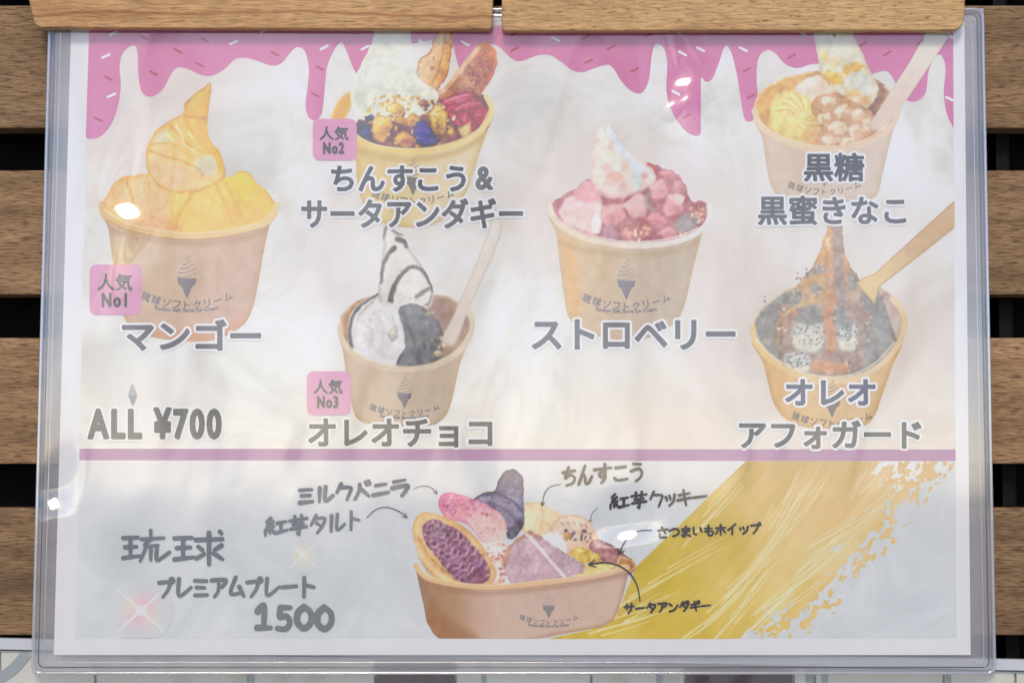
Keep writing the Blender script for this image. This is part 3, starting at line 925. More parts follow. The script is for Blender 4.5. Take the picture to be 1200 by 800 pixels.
# --- brush lettering ----------------------------------------------------------
DK = [[(.72, .0), (.8, .16)], [(.9, -.04), (.98, .11)]]
OU = [(.45, .25), (1, .22)]
TA = [[(.38, .02), (.05, .55)], [(.3, .2), (.92, .22), (.75, .65), (.45, 1)], [(.42, .45), (.68, .62)]]
KI = [[(.1, .32), (.9, .22)], [(.0, .64), (1, .52)], [(.42, .0), (.62, 1)]]
WANG = [[(.0, .2), (.36, .18)], [(.05, .5), (.33, .48)], [(.0, .85), (.4, .78)], [(.18, .2), (.18, .83)]]
def circ(x, y, r): return [(x + r * math.cos(a), y + r * math.sin(a)) for a in np.linspace(0, 6.28, 9)]
G = {
 'ミ': [[(.08, .12), (.85, .14)], [(.2, .48), (.72, .5)], [(.1, .9), (.9, .88)]],
 'ル': [[(.18, .1), (.15, .95)], [(.55, .05), (.52, .9), (1, .62)]],
 'ク': [[(.35, .0), (.08, .5)], [(.28, .22), (.95, .28), (.85, .65), (.7, 1)]],
 'バ': [[(.35, .1), (.3, .5), (.05, .98)], [(.5, .45), (.92, .85)]] + DK,
 'ニ': [[(.18, .25), (.82, .2)], [(.02, .82), (.98, .72)]],
 'ラ': [[(.15, .12), (.85, .05)], [(.05, .5), (.98, .4), (.9, .7), (.65, 1)]],
 'タ': TA, 'ダ': TA + DK, 'キ': KI, 'ギ': KI + DK,
 'ト': [[(.32, .0), (.3, 1)], [(.35, .38), (.95, .5)]],
 '紅': [[(.28, .0), (.1, .22), (.3, .27)], [(.38, .2), (.1, .5), (.42, .46)], [(.04, .68), (.03, .95)], [(.22, .68), (.24, .85)], [(.36, .66), (.42, .82)],
        [(.58, .32), (.98, .26)], [(.76, .32), (.74, .78)], [(.5, .86), (1.04, .74)]],
 '芋': [[(.02, .24), (.98, .16)], [(.3, .02), (.32, .34)], [(.68, -.02), (.66, .3)], [(.22, .47), (.8, .42)], [(.06, .7), (.96, .62)], [(.52, .45), (.53, 1), (.42, .93)]],
 '琉': WANG + [[(.68, -.04), (.68, .12)], [(.46, .24), (1, .2)], [(.66, .26), (.54, .46), (.86, .44)], [(.54, .58), (.42, .95)], [(.68, .58), (.68, .92)], [(.83, .56), (.84, .92), (1.14, .66)]],
 '球': WANG + [OU, [(.72, .04), (.72, 1)], [(.5, .46), (.58, .56)], [(.46, .82), (.62, .68)], [(.98, .42), (.84, .55)], [(.82, .66), (1, .84)], [(.95, .0), (.98, .05)]],
 'プ': [[(.05, .24), (.72, .22), (.64, .6), (.3, 1)], circ(.9, .1, .11)],
 'レ': [[(.2, .05), (.2, .95), (1, .5)]],
 'ア': [[(.05, .12), (.95, .1), (.72, .48)], [(.5, .3), (.45, .7), (.2, 1)]],
 'ム': [[(.45, .0), (.12, .86), (.9, .8)], [(.68, .5), (.98, 1)]],
 'ー': [[(.05, .52), (.95, .46)]],
 '1': [[(.15, .25), (.52, .03), (.5, .95)], [(.12, .97), (.92, .97)]],
 '5': [[(.3, .05), (.25, .45), (.65, .42), (.85, .7), (.6, .97), (.12, .95)], [(.3, .05), (.88, .05)]],
 '0': [[(.5, .04), (.12, .3), (.1, .72), (.5, .97), (.9, .7), (.88, .28), (.5, .04)]],
 'ち': [[(.08, .27), (.92, .2)], [(.48, .0), (.25, .58), (.6, .42), (.92, .6), (.78, .88), (.35, 1)]],
 'ん': [[(.5, .0), (.05, 1), (.35, .5), (.5, .62), (.55, .95), (.75, .95), (1, .6)]],
 'す': [[(.0, .27), (1, .2)], [(.62, .0), (.62, .5), (.45, .7), (.28, .55), (.45, .42), (.64, .55), (.62, .8), (.4, 1.02)]],
 'こ': [[(.15, .2), (.85, .17)], [(.06, .78), (.3, .9), (.98, .85)]],
 'う': [[(.25, .02), (.75, .06)], [(.08, .42), (.6, .3), (.85, .5), (.75, .78), (.42, 1)]],
 'ッ': [[(.1, .42), (.2, .64)], [(.42, .36), (.52, .58)], [(.9, .3), (.8, .7), (.42, 1)]],
 'さ': [[(.05, .32), (.95, .2)], [(.4, .0), (.75, .6)], [(.2, .66), (.25, .95), (.82, .98)]],
 'つ': [[(.0, .38), (.6, .2), (.97, .45), (.78, .8), (.35, .92)]],
 'ま': [[(.1, .22), (.9, .2)], [(.15, .47), (.85, .45)], [(.5, .0), (.5, .8), (.25, .97), (.13, .8), (.5, .72), (.97, .97)]],
 'い': [[(.1, .15), (.15, .75), (.38, .85)], [(.78, .25), (.92, .65)]],
 'も': [[(.45, .0), (.4, .8), (.65, 1), (.92, .8), (.86, .6)], [(.08, .3), (.8, .3)], [(.08, .58), (.8, .56)]],
 'ホ': [[(.03, .3), (.97, .28)], [(.5, .0), (.5, 1)], [(.25, .5), (.03, .85)], [(.75, .5), (.97, .8)]],
 'イ': [[(.82, .0), (.08, .55)], [(.5, .35), (.5, 1)]],
 'サ': [[(.0, .32), (1, .28)], [(.25, .06), (.25, .62)], [(.74, .0), (.7, .6), (.4, 1)]],
 'ン': [[(.1, .15), (.36, .36)], [(.12, .95), (.6, .8), (.97, .3)]],
}
def brush(name, s, x0, y0, x1, y1, hgt, wd, colour, gap=0.14, layer=6, wid=None):
    """brush-written word; (x0,y0)-(x1,y1) runs along the middle of the letters"""
    n = len(s)
    ws = [(wid or {}).get(ch, 1.0) for ch in s]
    tot = sum(ws)
    L = x1 - x0
    cv = Canvas(x0 - 5, min(y0, y1) - hgt * 0.75 - 4, x1 + 9, max(y0, y1) + hgt * 0.75 + 4, 0.6)
    acc = 0
    r = random.Random(s)
    for ch, w_ in zip(s, ws):
        cw = L * w_ / tot
        cx0 = x0 + L * acc / tot + cw * gap / 2
        k = (acc + w_ / 2) / tot
        cy = y0 + (y1 - y0) * k + r.uniform(-.03, .03) * hgt
        acc += w_
        for st in G[ch]:
            sl = (y1 - y0) / L * cw * (1 - gap)
            pp = [(cx0 + px * cw * (1 - gap), cy + (py - 0.5) * hgt + (px - .5) * sl) for px, py in st]
            a = wd * r.uniform(0.95, 1.2); b = wd * r.uniform(0.72, 1.0)
            cv.line(pp, a, colour, b, soft=0.6, n=6)
    return cv.build(name, layer, sheet)
brush('handwritten_name', 'ミルクバニラ', 348, 581, 479, 570, 19, 4.6, '8A8C92')  # left-hand words in grey: reflected haze put into the colour of black ink
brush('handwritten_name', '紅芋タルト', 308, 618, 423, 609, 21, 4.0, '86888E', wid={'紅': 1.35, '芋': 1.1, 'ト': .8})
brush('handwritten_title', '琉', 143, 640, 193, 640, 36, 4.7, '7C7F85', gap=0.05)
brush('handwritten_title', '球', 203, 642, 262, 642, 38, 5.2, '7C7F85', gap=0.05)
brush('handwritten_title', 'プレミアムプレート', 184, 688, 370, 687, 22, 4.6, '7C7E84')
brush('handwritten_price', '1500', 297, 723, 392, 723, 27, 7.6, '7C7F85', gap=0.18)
brush('handwritten_name', 'ちんすこう', 657, 558, 756, 552, 21, 3.6, '4E5056', wid={'す': 1.2})
brush('handwritten_name', '紅芋クッキー', 713, 588, 830, 581, 18, 3.2, '4A4C52', wid={'紅': 1.35, '芋': 1.15, 'ッ': .8})
brush('handwritten_name', 'さつまいもホイップ', 770, 624, 892, 618, 12, 2.6, '55584E')
brush('handwritten_name', 'サータアンダギー', 731, 713, 834, 709, 11, 2.6, '4C4A3C')

def arrow(pts, wd, colour, head):
    p = np.array(pts, float)
    lo, hi = p.min(0) - 14, p.max(0) + 14
    cv = Canvas(lo[0], lo[1], hi[0], hi[1], 0.6)
    cv.line(pts, wd * 0.7, colour, wd, soft=0.5)
    e = p[-1]
    d = p[-1] - catmull(pts, False, 6)[-5]; d /= np.linalg.norm(d)
    for a in (R(150), R(-150)):
        q = np.array([d[0] * math.cos(a) - d[1] * math.sin(a), d[0] * math.sin(a) + d[1] * math.cos(a)])
        cv.line([tuple(e), tuple(e + q * head)], wd, colour, wd * 0.6, soft=0.5)
    cv.build('drawn_arrow', 6, sheet)
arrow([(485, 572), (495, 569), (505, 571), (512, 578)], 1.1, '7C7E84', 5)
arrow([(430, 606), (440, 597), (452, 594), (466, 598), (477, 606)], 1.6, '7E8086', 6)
arrow([(657, 567), (645, 570), (638, 578), (635.5, 592)], 1.2, '55575D', 5)
arrow([(700, 595), (694, 601), (691.5, 611)], 1.0, '8A8C92', 3.5)
arrow([(764, 621), (748, 622), (734, 632), (725, 649)], 1.8, '4A4C50', 8)
arrow([(750, 704), (746, 684), (733, 667), (712, 659), (690, 661)], 2.2, '4A463A', 9)

# --- printed sparkles -----------------------------------------------------------
def sparkle(x, y, r, glow, glow2):
    cv = Canvas(x - r, y - r * 1.05, x + r, y + r * 1.0, 1.0)
    d = np.hypot(cv.X - x, (cv.Y - y) * 1.0)
    full = (slice(None), slice(None))
    ang = np.arctan2(cv.Y - y, cv.X - x)
    t = (0.5 + 0.5 * np.sin(ang * 2 + 0.6))[..., None]
    cv.lay(full, (d < r * 0.86).astype(float), hx('CDCED3'), None)
    cv.lay(full, 0.8 * sstep(1 - d / (r * 0.84)) ** 1.2, hx(glow) * (1 - t) + hx(glow2) * t, True)
    for a in (42, 138, 222, 318):
        e = (x + math.cos(R(a)) * r * 0.9, y + math.sin(R(a)) * r * 0.9)
        cv.line([(x, y), e], 3.2 * r / 42, 'F2EFE2', 0.3, soft=0.9, op=0.9)
    cv.lay(full, sstep(1 - d / (r * 0.2)), hx('F6F6F2'), True)
    cv.build('printed_sparkle', 3, sheet, in_print, 640)
sparkle(165, 715, 44, 'E6B6C2', 'E9CDBB')
sparkle(355.5, 650, 25, 'DCCFC2', 'E2D6BC')

# --- gold brush sweep -------------------------------------------------------------
def gold():
    cv = Canvas(600, 539.5, 1121, 748, 1.0)
    full = (slice(None), slice(None))
    poly = [(876, 538), (1116, 534), (1119, 546), (1094, 580), (1062, 620), (1026, 662), (990, 704), (958, 750), (640, 752), (640, 748), (690, 738), (722, 722), (735, 690), (745, 664), (790, 621), (830, 582)]
    d, _ = seg_dist(cv.X, cv.Y, poly, True)
    # ragged dry-brush edge on the far side: streaks run along the edge's own direction
    ux, uy = (cv.X - 958) * 0.62 + (750 - cv.Y) * 0.78, (cv.X - 958) * 0.78 - (750 - cv.Y) * 0.62
    rag = fbm(ux, uy * 1.8, 12, 4, 4) + 0.45 * (vnoise(ux, uy * 1.6, 4, 9) - 0.5)
    far = sstep((cv.X * 0.78 + cv.Y * 0.62 - 1110) / 60)             # 1 near the right-hand edge
    depth = -d
    k = sstep(depth / 1.5 + 0.5)
    torn = sstep((rag - 0.50 + (depth - 20) / 90.0) * 14 + 0.5)
    k = k * (1 - far * (1 - torn))
    base = cv.colour(full, ('CBB258', 'DCC190', (740, 700), (980, 600)))
    f = fbm(cv.X, cv.Y, 60, 21, 4)[..., None]
    base = np.clip(base + (f - 0.5) * np.array([0.10, 0.11, 0.20]), 0, 1)
    streak = fbm(ux * 0.16, uy * 1.4, 10, 31, 3)[..., None]
    base = np.clip(base + (streak - 0.5) * np.array([.05, .05, .08]), 0, 1)
    cv.lay(full, k, base, None)
    r = np.random.default_rng(3)
    # bright scratches sweeping up to the right
    sc = [((716, 716), (780, 678), (850, 640), 4), ((800, 748), (870, 690), (940, 600), 3.2), ((838, 748), (880, 700), (905, 670), 3.4), ((850, 700), (905, 640), (948, 570), 3.0),
          ((880, 738), (930, 690), (985, 640), 2.4), ((895, 712), (960, 665), (1030, 600), 2.2), ((950, 640), (1020, 600), (1085, 545), 1.8), ((902, 620), (925, 580), (942, 542), 2.4),
          ((800, 640), (845, 592), (885, 545), 2.0), ((690, 742), (760, 722), (800, 706), 2.4), ((872, 745), (900, 716), (925, 694), 1.6), ((1000, 575), (1010, 562), (1016, 548), 2.0), ((930, 610), (960, 575), (975, 545), 1.6)]
    for a, b, c, w_ in sc:
        cv.line([a, b, c], w_, 'E1DAC2', 0.4, soft=1.2, op=0.6, clip=True, n=10)
        for _ in range(6):
            dx, dy = r.normal(0, 8, 2)
            t0 = r.random() * 0.5; t1 = t0 + 0.2 + r.random() * 0.4
            q = catmull([a, b, c], False, 20); n = len(q)
            s = q[int(t0 * n):max(int(t1 * n), int(t0 * n) + 3)] + np.array([dx, dy])
            cv.line([tuple(s[0]), tuple(s[len(s) // 2]), tuple(s[-1])], 1.3, 'E6DFC8', 0.3, soft=0.8, op=0.75, clip=True)
    cv.build('gold_brush_sweep', 2, sheet, in_print)
gold()

# ================================================================== pictures of the sundaes (flat print)
def emblem(parent, x, y, s, colour, sub=True, arc=0.10, rot=0.0):
    """soft-serve cone mark with the shop lettering curved under it; s = 1 for a 104 px wide line of text"""
    cv = Canvas(x - 62 * s, y - 50 * s, x + 62 * s, y + 24 * s, 0.5)
    k = lambda px, py: (x + px * s, y + py * s)
    cv.blob([k(-11, -20), k(11, -20), k(10, -13), k(6, -10), k(0, 4), k(-6, -10), k(-10, -13)], colour, smooth=False, soft=0.5)
    stripe = ''.join('%02X' % int(round((a_ * .55 + b_ * .45) * 255)) for a_, b_ in zip(hx(colour), hx('DCCBB8')))
    for i, (w_, yy) in enumerate(((11, -23), (10, -28), (7.5, -33), (4.5, -38))):
        cv.line([k(-w_, yy + 1.5), k(-w_ * .2, yy + 1.6), k(w_, yy - 3)], 2.3 * s, stripe, 1.2 * s, soft=0.5)
    cv.line([k(-1, -41), k(2, -45), k(2.5, -47)], 1.6 * s, stripe, 0.8 * s, soft=0.4)
    txt = '琉球ソフトクリーム'
    for i, ch in enumerate(txt):
        t = (i - 4) / 4.0
        cx, cy = x + t * 48 * s, y + (11.5 - 10 * t * t) * s
        if rot: cy += t * rot * s
        hw = 5.2 * s if i < 2 else 4.6 * s
        lp = text_loops(ch)
        a = -math.atan(20 * t / 48.0)
        al = np.concatenate(lp); lo, hi = al.min(0), al.max(0); c0 = (lo + hi) / 2
        sc = hw * 2 / max(hi - lo)
        full = (slice(None), slice(None))
        D = np.full(cv.X.shape, 99.0, np.float32); par = np.zeros(cv.X.shape, bool)
        for L in lp:
            q = (L - c0) * sc; q[:, 1] *= -1
            q = np.stack([cx + q[:, 0] * math.cos(a) - q[:, 1] * math.sin(a), cy + q[:, 0] * math.sin(a) + q[:, 1] * math.cos(a)], 1)
            w = cv.win(q, 3)
            d, _ = seg_dist(cv.X[w], cv.Y[w], q, True)
            D[w] = np.minimum(D[w], np.abs(d)); par[w] ^= d < 0
        d = np.where(par, -D, D)
        cv.lay(full, sstep(0.5 - (d - 0.25 * s) / 0.9), hx(colour), None)
    if sub:
        lp = text_loops('Ryukyu Soft Serve Ice Cream')
        al = np.concatenate(lp); lo, hi = al.min(0), al.max(0)
        W = 74 * s; sc = W / (hi[0] - lo[0])
        for L in lp:
            q = (L - np.array([(lo[0] + hi[0]) / 2, lo[1]])) * sc
            t = q[:, 0] / (48 * s)
            q = np.stack([x + q[:, 0], y + (21 - 5 * t * t) * s - q[:, 1]], 1)
            w = cv.win(q, 2)
            d, _ = seg_dist(cv.X[w], cv.Y[w], q, True)
            cv.lay(w, sstep(0.5 - (d - 0.22) / 0.9), hx(colour), None)
    cv.build('cup_emblem', 4, parent)

def wob(pts, n, cx, cy): return pts

# ---------------------------------------------------------------- mango
cv = Canvas(108, 92, 336, 405)
body = [(122, 246), (127, 268), (132, 305), (139, 345), (146, 373), (160, 388), (185, 396), (225, 400), (258, 396), (283, 382), (294, 366), (301, 340), (308, 300), (315, 266), (321, 246), (270, 262), (200, 264)]
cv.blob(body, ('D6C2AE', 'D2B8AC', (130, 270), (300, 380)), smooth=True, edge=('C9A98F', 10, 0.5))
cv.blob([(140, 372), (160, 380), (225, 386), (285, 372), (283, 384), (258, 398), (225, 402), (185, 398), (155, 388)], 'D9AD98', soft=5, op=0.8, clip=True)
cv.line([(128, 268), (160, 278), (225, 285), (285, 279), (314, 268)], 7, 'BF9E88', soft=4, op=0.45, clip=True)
cv.begin_food()
mound = [(120, 238), (128, 225), (135, 213), (148, 206), (175, 204), (205, 198), (240, 200), (268, 208), (280, 200), (292, 203), (302, 215), (316, 228), (323, 242), (315, 258), (270, 272), (220, 276), (160, 270), (126, 258)]
cv.blob(mound, ('EBCBA0', 'F0CE7C', (150, 250), (300, 220)), edge=('DDB27A', 9, 0.6))
cv.blob([(150, 215), (175, 208), (190, 225), (192, 250), (180, 270), (150, 262), (138, 240)], ('EFCFA6', 'E9C2A0', (160, 215), (165, 265)), soft=2.5, clip=True)
cv.blob([(205, 222), (232, 222), (258, 240), (266, 262), (240, 275), (212, 272), (200, 250)], ('F0D38C', 'EDCB86', (225, 225), (235, 270)), soft=2.5, clip=True, edge=('E2B964', 6, 0.5))
cv.blob([(262, 212), (282, 202), (304, 218), (316, 236), (304, 256), (284, 262), (268, 240)], ('F3D67E', 'EFC76E', (280, 205), (295, 260)), soft=2, clip=True)
cv.blob([(160, 258), (185, 250), (205, 262), (205, 275), (170, 272)], 'EBBE9A', soft=4, clip=True, op=.8)
for q, w_, c_ in (([(147, 208), (152, 224), (158, 242)], 3.0, 'D6AC62'), ([(232, 208), (222, 232), (210, 252), (207, 268)], 5, 'DDB45C'), ([(252, 212), (262, 236), (272, 262)], 4.5, 'DBB358'), ([(264, 214), (276, 238), (287, 258)], 3, 'DDB866'), ([(290, 206), (306, 224), (318, 236)], 2, 'E6C25E')):
    cv.line(q, w_, c_, w_ * .5, soft=1.8, op=0.75, clip=True)
swirl = [(246, 98), (238, 102), (226, 112), (217, 122), (215, 133), (200, 141), (184, 153), (174, 170), (171, 190), (175, 206), (195, 224), (225, 225), (252, 216), (264, 206), (262, 190), (256, 176), (246, 164), (243.5, 150), (244.5, 125), (247.5, 103)]
cv.blob(swirl, ('F0CA86', 'F0CDA2', (235, 140), (190, 205)), edge=('D0A24C', 5, 0.6))
cv.blob([(246, 98), (228, 111), (216, 124), (216, 136), (230, 140), (244, 138), (245, 120)], ('E3C158', 'E9BE5C', (225, 110), (240, 140)), soft=1.5, clip=True, edge=('C99E38', 4, .6))
cv.blob([(222, 118), (232, 110), (238, 106), (232, 116), (224, 130)], 'DCCB86', soft=2, clip=True, op=.8)
cv.blob([(230, 142), (243, 146), (243, 160), (255, 178), (262, 200), (250, 196), (238, 172)], 'F0C06A', soft=3, clip=True)
cv.blob([(182, 164), (190, 153), (197, 152), (196, 164), (186, 172)], 'DCD3B6', soft=2, clip=True)
cv.blob([(226, 196), (234, 184), (246, 181), (254, 188), (254, 202), (240, 207)], 'DBD2B8', soft=2, clip=True)
cv.blob([(176, 196), (190, 190), (212, 194), (222, 206), (208, 222), (190, 216)], 'F0CBA8', soft=4, clip=True, op=.8)
for q, w_, c_ in (([(174, 176), (190, 182), (214, 189), (232, 198), (238, 208)], 3, 'D9B054'), ([(176, 170), (196, 168), (214, 176), (226, 186)], 2.6, 'E0B862'), ([(200, 146), (210, 158), (222, 170), (236, 178)], 3.4, 'E2B45E'), ([(214, 138), (224, 152), (236, 166)], 2.6, 'E5B866'), ([(184, 216), (194, 226), (198, 216)], 2, 'E2B47E')):
    cv.line(q, w_, c_, w_ * .4, soft=1.2, op=0.85, clip=True)
for k in range(26):
    x0, y0 = 135 + 165 * rng.random(), 212 + 48 * rng.random()
    cv.line([(x0, y0), (x0 + rng.normal(0, 5), y0 + 8), (x0 + rng.normal(0, 8), y0 + 15)], 1.6, ['E2B868', 'F5E0AE', 'D9AC5E', 'F3DCA8'][k % 4], .6, soft=.9, op=.45, clip=True)
for q in ([(206, 148), (213, 160), (218, 170), (226, 177)], [(196, 158), (204, 166)], [(222, 156), (226, 162)]):
    cv.line(q, 2.4, 'F3E8CC', 1.0, soft=1.0, op=0.9, clip=True)
cv.end_food(0.0, 1.4, 9, 0.04, 100)
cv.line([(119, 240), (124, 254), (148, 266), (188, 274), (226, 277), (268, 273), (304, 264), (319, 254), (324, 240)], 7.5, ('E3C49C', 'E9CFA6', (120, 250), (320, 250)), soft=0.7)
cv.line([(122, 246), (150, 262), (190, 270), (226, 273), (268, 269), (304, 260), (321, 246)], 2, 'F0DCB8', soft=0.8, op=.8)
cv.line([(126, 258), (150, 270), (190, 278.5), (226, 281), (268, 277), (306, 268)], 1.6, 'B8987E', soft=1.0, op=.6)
cv.mottle(0.03, 9, 2)
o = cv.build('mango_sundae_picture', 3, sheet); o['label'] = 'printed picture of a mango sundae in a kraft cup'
emblem(o, 219, 346, 1.0, '9A959C')

# ---------------------------------------------------------------- chinsuko and doughnut
cv = Canvas(384, 32, 592, 270)
cv.blob([(411, 107), (396, 118), (388, 138), (392, 142), (404, 140), (412, 122)], 'E0B675', soft=1.2, edge=('EAD7B4', 4, .7))
body = [(416, 158), (416, 172), (417, 190), (419, 215), (426, 240), (440, 258), (465, 265), (492, 266), (518, 258), (536, 240), (548, 222), (558, 190), (570, 156), (576, 134), (540, 155), (480, 165), (430, 160)]
cv.blob(body, ('DCC697', 'DFD2BA', (420, 200), (540, 200)), edge=('CDB27E', 9, .5))
cv.line([(420, 176), (460, 186), (500, 186), (540, 176), (570, 156)], 7, 'C4A878', soft=4, op=.5, clip=True)
cv.begin_food()
cv.blob([(418, 164), (416, 150), (440, 120), (520, 105), (562, 110), (576, 124), (574, 146), (555, 160), (530, 170), (490, 177), (450, 174)], '8A6A60', soft=1)
bis1 = [(487.5, 84), (491, 70), (504, 60), (508, 46), (515, 36), (530, 34), (530, 55), (525, 88), (509, 110), (498, 100), (489, 92)]
cv.blob(bis1, ('DCC2A6', 'DBAE80', (495, 70), (526, 80)), rough=1.0, rs=4, smooth=False, edge=('B57C48', 3.5, .7))
cv.specks(bis1, 34, 0.7, 1.8, ['B58C68', 'E6D4BE', 'A87850', 'C8A07A'], 5)
cv.line([(521, 40), (518, 66), (510, 92), (502, 100)], 2, 'B98A58', soft=1, op=.8, clip=True)
cv.line([(527, 45), (523, 75), (514, 98)], 3.5, 'DDA56C', soft=1.5, op=.7, clip=True)
bis2 = [(511, 112), (528, 94), (545, 70), (560, 53), (570, 49), (580, 58), (583, 73), (578, 90), (563, 112), (540, 118), (520, 120)]
cv.blob(bis2, ('B98C7C', 'BE8878', (540, 90), (570, 90)), rough=0.9, rs=4, smooth=False, edge=('CC8842', 5, .85))
cv.line([(513, 110), (530, 94), (547, 71), (560, 56)], 7, 'DDBEA6', soft=2, op=.9, clip=True)
cv.specks([(530, 108), (548, 78), (566, 58), (576, 64), (574, 88), (558, 108)], 70, 0.6, 1.7, ['8A5F55', '7A5048', 'D2A898', 'A87868', 'C89A8A'], 8)
cv.line([(570, 51), (579, 60), (581, 76), (574, 94)], 4, 'D58E3C', soft=1.8, op=.8, clip=True)
whip = [(516, 120), (528, 112), (548, 107), (562, 113), (573, 124), (574, 140), (563, 152), (552, 158), (536, 150), (524, 134)]
cv.blob(whip, ('C47288', 'BE6A80', (520, 110), (570, 150)), edge=('8C4A60', 5, .7))
for q, w_, c_ in (([(520, 124), (536, 122), (552, 116), (560, 112)], 3, '9A5068'), ([(528, 132), (544, 130), (560, 126), (572, 128)], 3, '94506A'), ([(548, 132), (556, 142), (562, 150)], 3, '9C5470'), ([(536, 134), (542, 146), (550, 156)], 2.6, '96506A'), ([(522, 118), (540, 113), (552, 110)], 3, 'D898A6'), ([(534, 128), (550, 122), (568, 120)], 2.6, 'D894A4'), ([(558, 134), (568, 136)], 2.6, 'D48C9C'), ([(542, 137), (548, 147)], 2.4, 'D48E9E')):
    cv.line(q, w_, c_, w_ * .4, soft=1.0, op=.85, clip=True)
cv.blob([(557, 112), (568, 116), (575, 124), (570, 126), (560, 118)], '7C5A58', soft=1.5, clip=True, op=.8)
ice = [(444, 31), (437, 48), (427, 68), (417, 90), (411.5, 108), (413, 124), (422, 140), (450, 142), (490, 138), (512, 120), (511, 107), (498, 98), (487, 86), (485, 62), (481, 42), (480, 31)]
cv.blob(ice, ('DBDFD9', 'DEDFD6', (440, 60), (470, 120)), soft=1.2, edge=('E8EAE4', 6, .6))
cv.blob([(414, 112), (420, 126), (440, 138), (430, 120), (420, 106)], 'C9CBC0', soft=4, clip=True, op=.7)
cv.line([(431, 66), (450, 78), (478, 84), (490, 86)], 4, 'D1D5CE', soft=3, op=.8, clip=True)
cv.line([(419, 92), (445, 104), (480, 108), (506, 104)], 4, 'D0D3CB', soft=3, op=.7, clip=True)
crumb = [(424, 148), (432, 128), (446, 114), (470, 112), (495, 114), (515, 118), (532, 134), (545, 152), (536, 166), (500, 174), (460, 173), (430, 166), (418, 158)]
cv.specks(crumb, 120, 1.2, 3.2, ['DDB25C', 'C99A4E', '8A6A58', 'E4C98A', '6E5A80', 'A87C50', 'EAD8AE'], 11, clip=None)
cv.specks([(428, 124), (450, 112), (500, 112), (520, 122), (500, 126), (450, 126)], 60, 0.8, 2.0, ['E0C48C', 'D8B878', 'E6D6B4', 'C8A468'], 12, op=.7, clip=None)
def nugget(c, x, y, rx, ry, col_, dark, light, rot=0, seed=0, rough=2.0):
    """broken piece with a lit facet, a shaded facet and an uneven outline"""
    r_ = np.random.default_rng(seed + 500)
    n = int(r_.integers(6, 9))
    an = np.sort((np.arange(n) + r_.uniform(-.32, .32, n)) * 2 * math.pi / n)
    ra = r_.uniform(.8, 1.12, n)
    cr, sr = math.cos(R(rot)), math.sin(R(rot))
    ex, ey = rx * ra * np.cos(an), ry * ra * np.sin(an)
    pts = np.stack([x + ex * cr - ey * sr, y + ex * sr + ey * cr], 1)
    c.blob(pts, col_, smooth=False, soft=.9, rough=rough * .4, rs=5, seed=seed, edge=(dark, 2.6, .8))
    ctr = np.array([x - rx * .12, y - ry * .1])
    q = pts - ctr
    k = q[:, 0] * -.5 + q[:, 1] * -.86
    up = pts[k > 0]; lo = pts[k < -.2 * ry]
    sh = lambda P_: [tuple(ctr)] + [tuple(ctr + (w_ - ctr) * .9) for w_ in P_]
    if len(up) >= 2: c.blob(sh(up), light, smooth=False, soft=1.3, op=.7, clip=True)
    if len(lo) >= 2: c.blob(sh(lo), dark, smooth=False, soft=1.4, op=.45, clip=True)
def cube(c, pts, col_, dark, light, seed=0):
    c.blob(pts, col_, smooth=False, rough=1.2, rs=4, seed=seed, edge=(dark, 3, .8))
    c.specks(pts, 16, .6, 1.3, [light, dark, light], seed + 3, smooth=False)
cube(cv, [(418, 145), (434, 146), (436, 164), (424, 164), (418, 156)], '5C4C8C', '40345E', '8C80B4', 1)
cube(cv, [(427, 137), (437, 134), (439, 142), (430, 144)], '61508E', '443866', '8C80B4', 2)
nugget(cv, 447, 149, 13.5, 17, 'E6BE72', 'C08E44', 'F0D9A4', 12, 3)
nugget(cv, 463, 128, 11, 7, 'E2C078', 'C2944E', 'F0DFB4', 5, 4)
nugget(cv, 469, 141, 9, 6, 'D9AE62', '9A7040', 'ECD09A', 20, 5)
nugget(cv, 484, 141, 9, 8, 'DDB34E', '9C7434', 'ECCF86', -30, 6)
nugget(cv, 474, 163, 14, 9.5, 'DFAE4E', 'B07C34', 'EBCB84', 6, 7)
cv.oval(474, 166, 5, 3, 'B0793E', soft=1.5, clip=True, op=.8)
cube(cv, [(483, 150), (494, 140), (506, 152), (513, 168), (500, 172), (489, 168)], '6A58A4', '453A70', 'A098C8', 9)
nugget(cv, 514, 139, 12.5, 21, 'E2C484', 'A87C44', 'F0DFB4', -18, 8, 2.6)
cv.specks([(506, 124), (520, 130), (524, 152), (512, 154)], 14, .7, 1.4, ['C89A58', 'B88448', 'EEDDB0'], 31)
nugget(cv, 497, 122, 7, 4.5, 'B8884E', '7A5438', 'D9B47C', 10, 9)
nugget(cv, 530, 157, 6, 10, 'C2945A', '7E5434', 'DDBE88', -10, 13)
cv.blob([(537, 152), (551, 142), (552, 156), (541, 162)], 'E2CDA4', smooth=False, soft=.8, edge=('BC9868', 2.5, .6))
cv.end_food(0.05, 1.2, 5, 0.10, 110)
cv.line([(417, 160), (430, 169), (460, 176), (495, 177.5), (530, 171), (558, 158), (572, 142), (576.5, 128), (570, 114)], 6.5, ('E6CB90', 'EAD6AE', (420, 170), (570, 140)), soft=.7)
cv.line([(420, 160), (440, 170), (470, 174), (505, 173), (538, 164), (562, 150), (573, 130)], 1.8, 'F2E2BC', soft=.8, op=.8)
cv.mottle(0.025, 8, 4)
o = cv.build('biscuit_sundae_picture', 3, sheet, in_print); o['label'] = 'printed picture of a biscuit and purple sweet potato sundae'
emblem(o, 484, 226, 0.9, '8C8E90', sub=False)

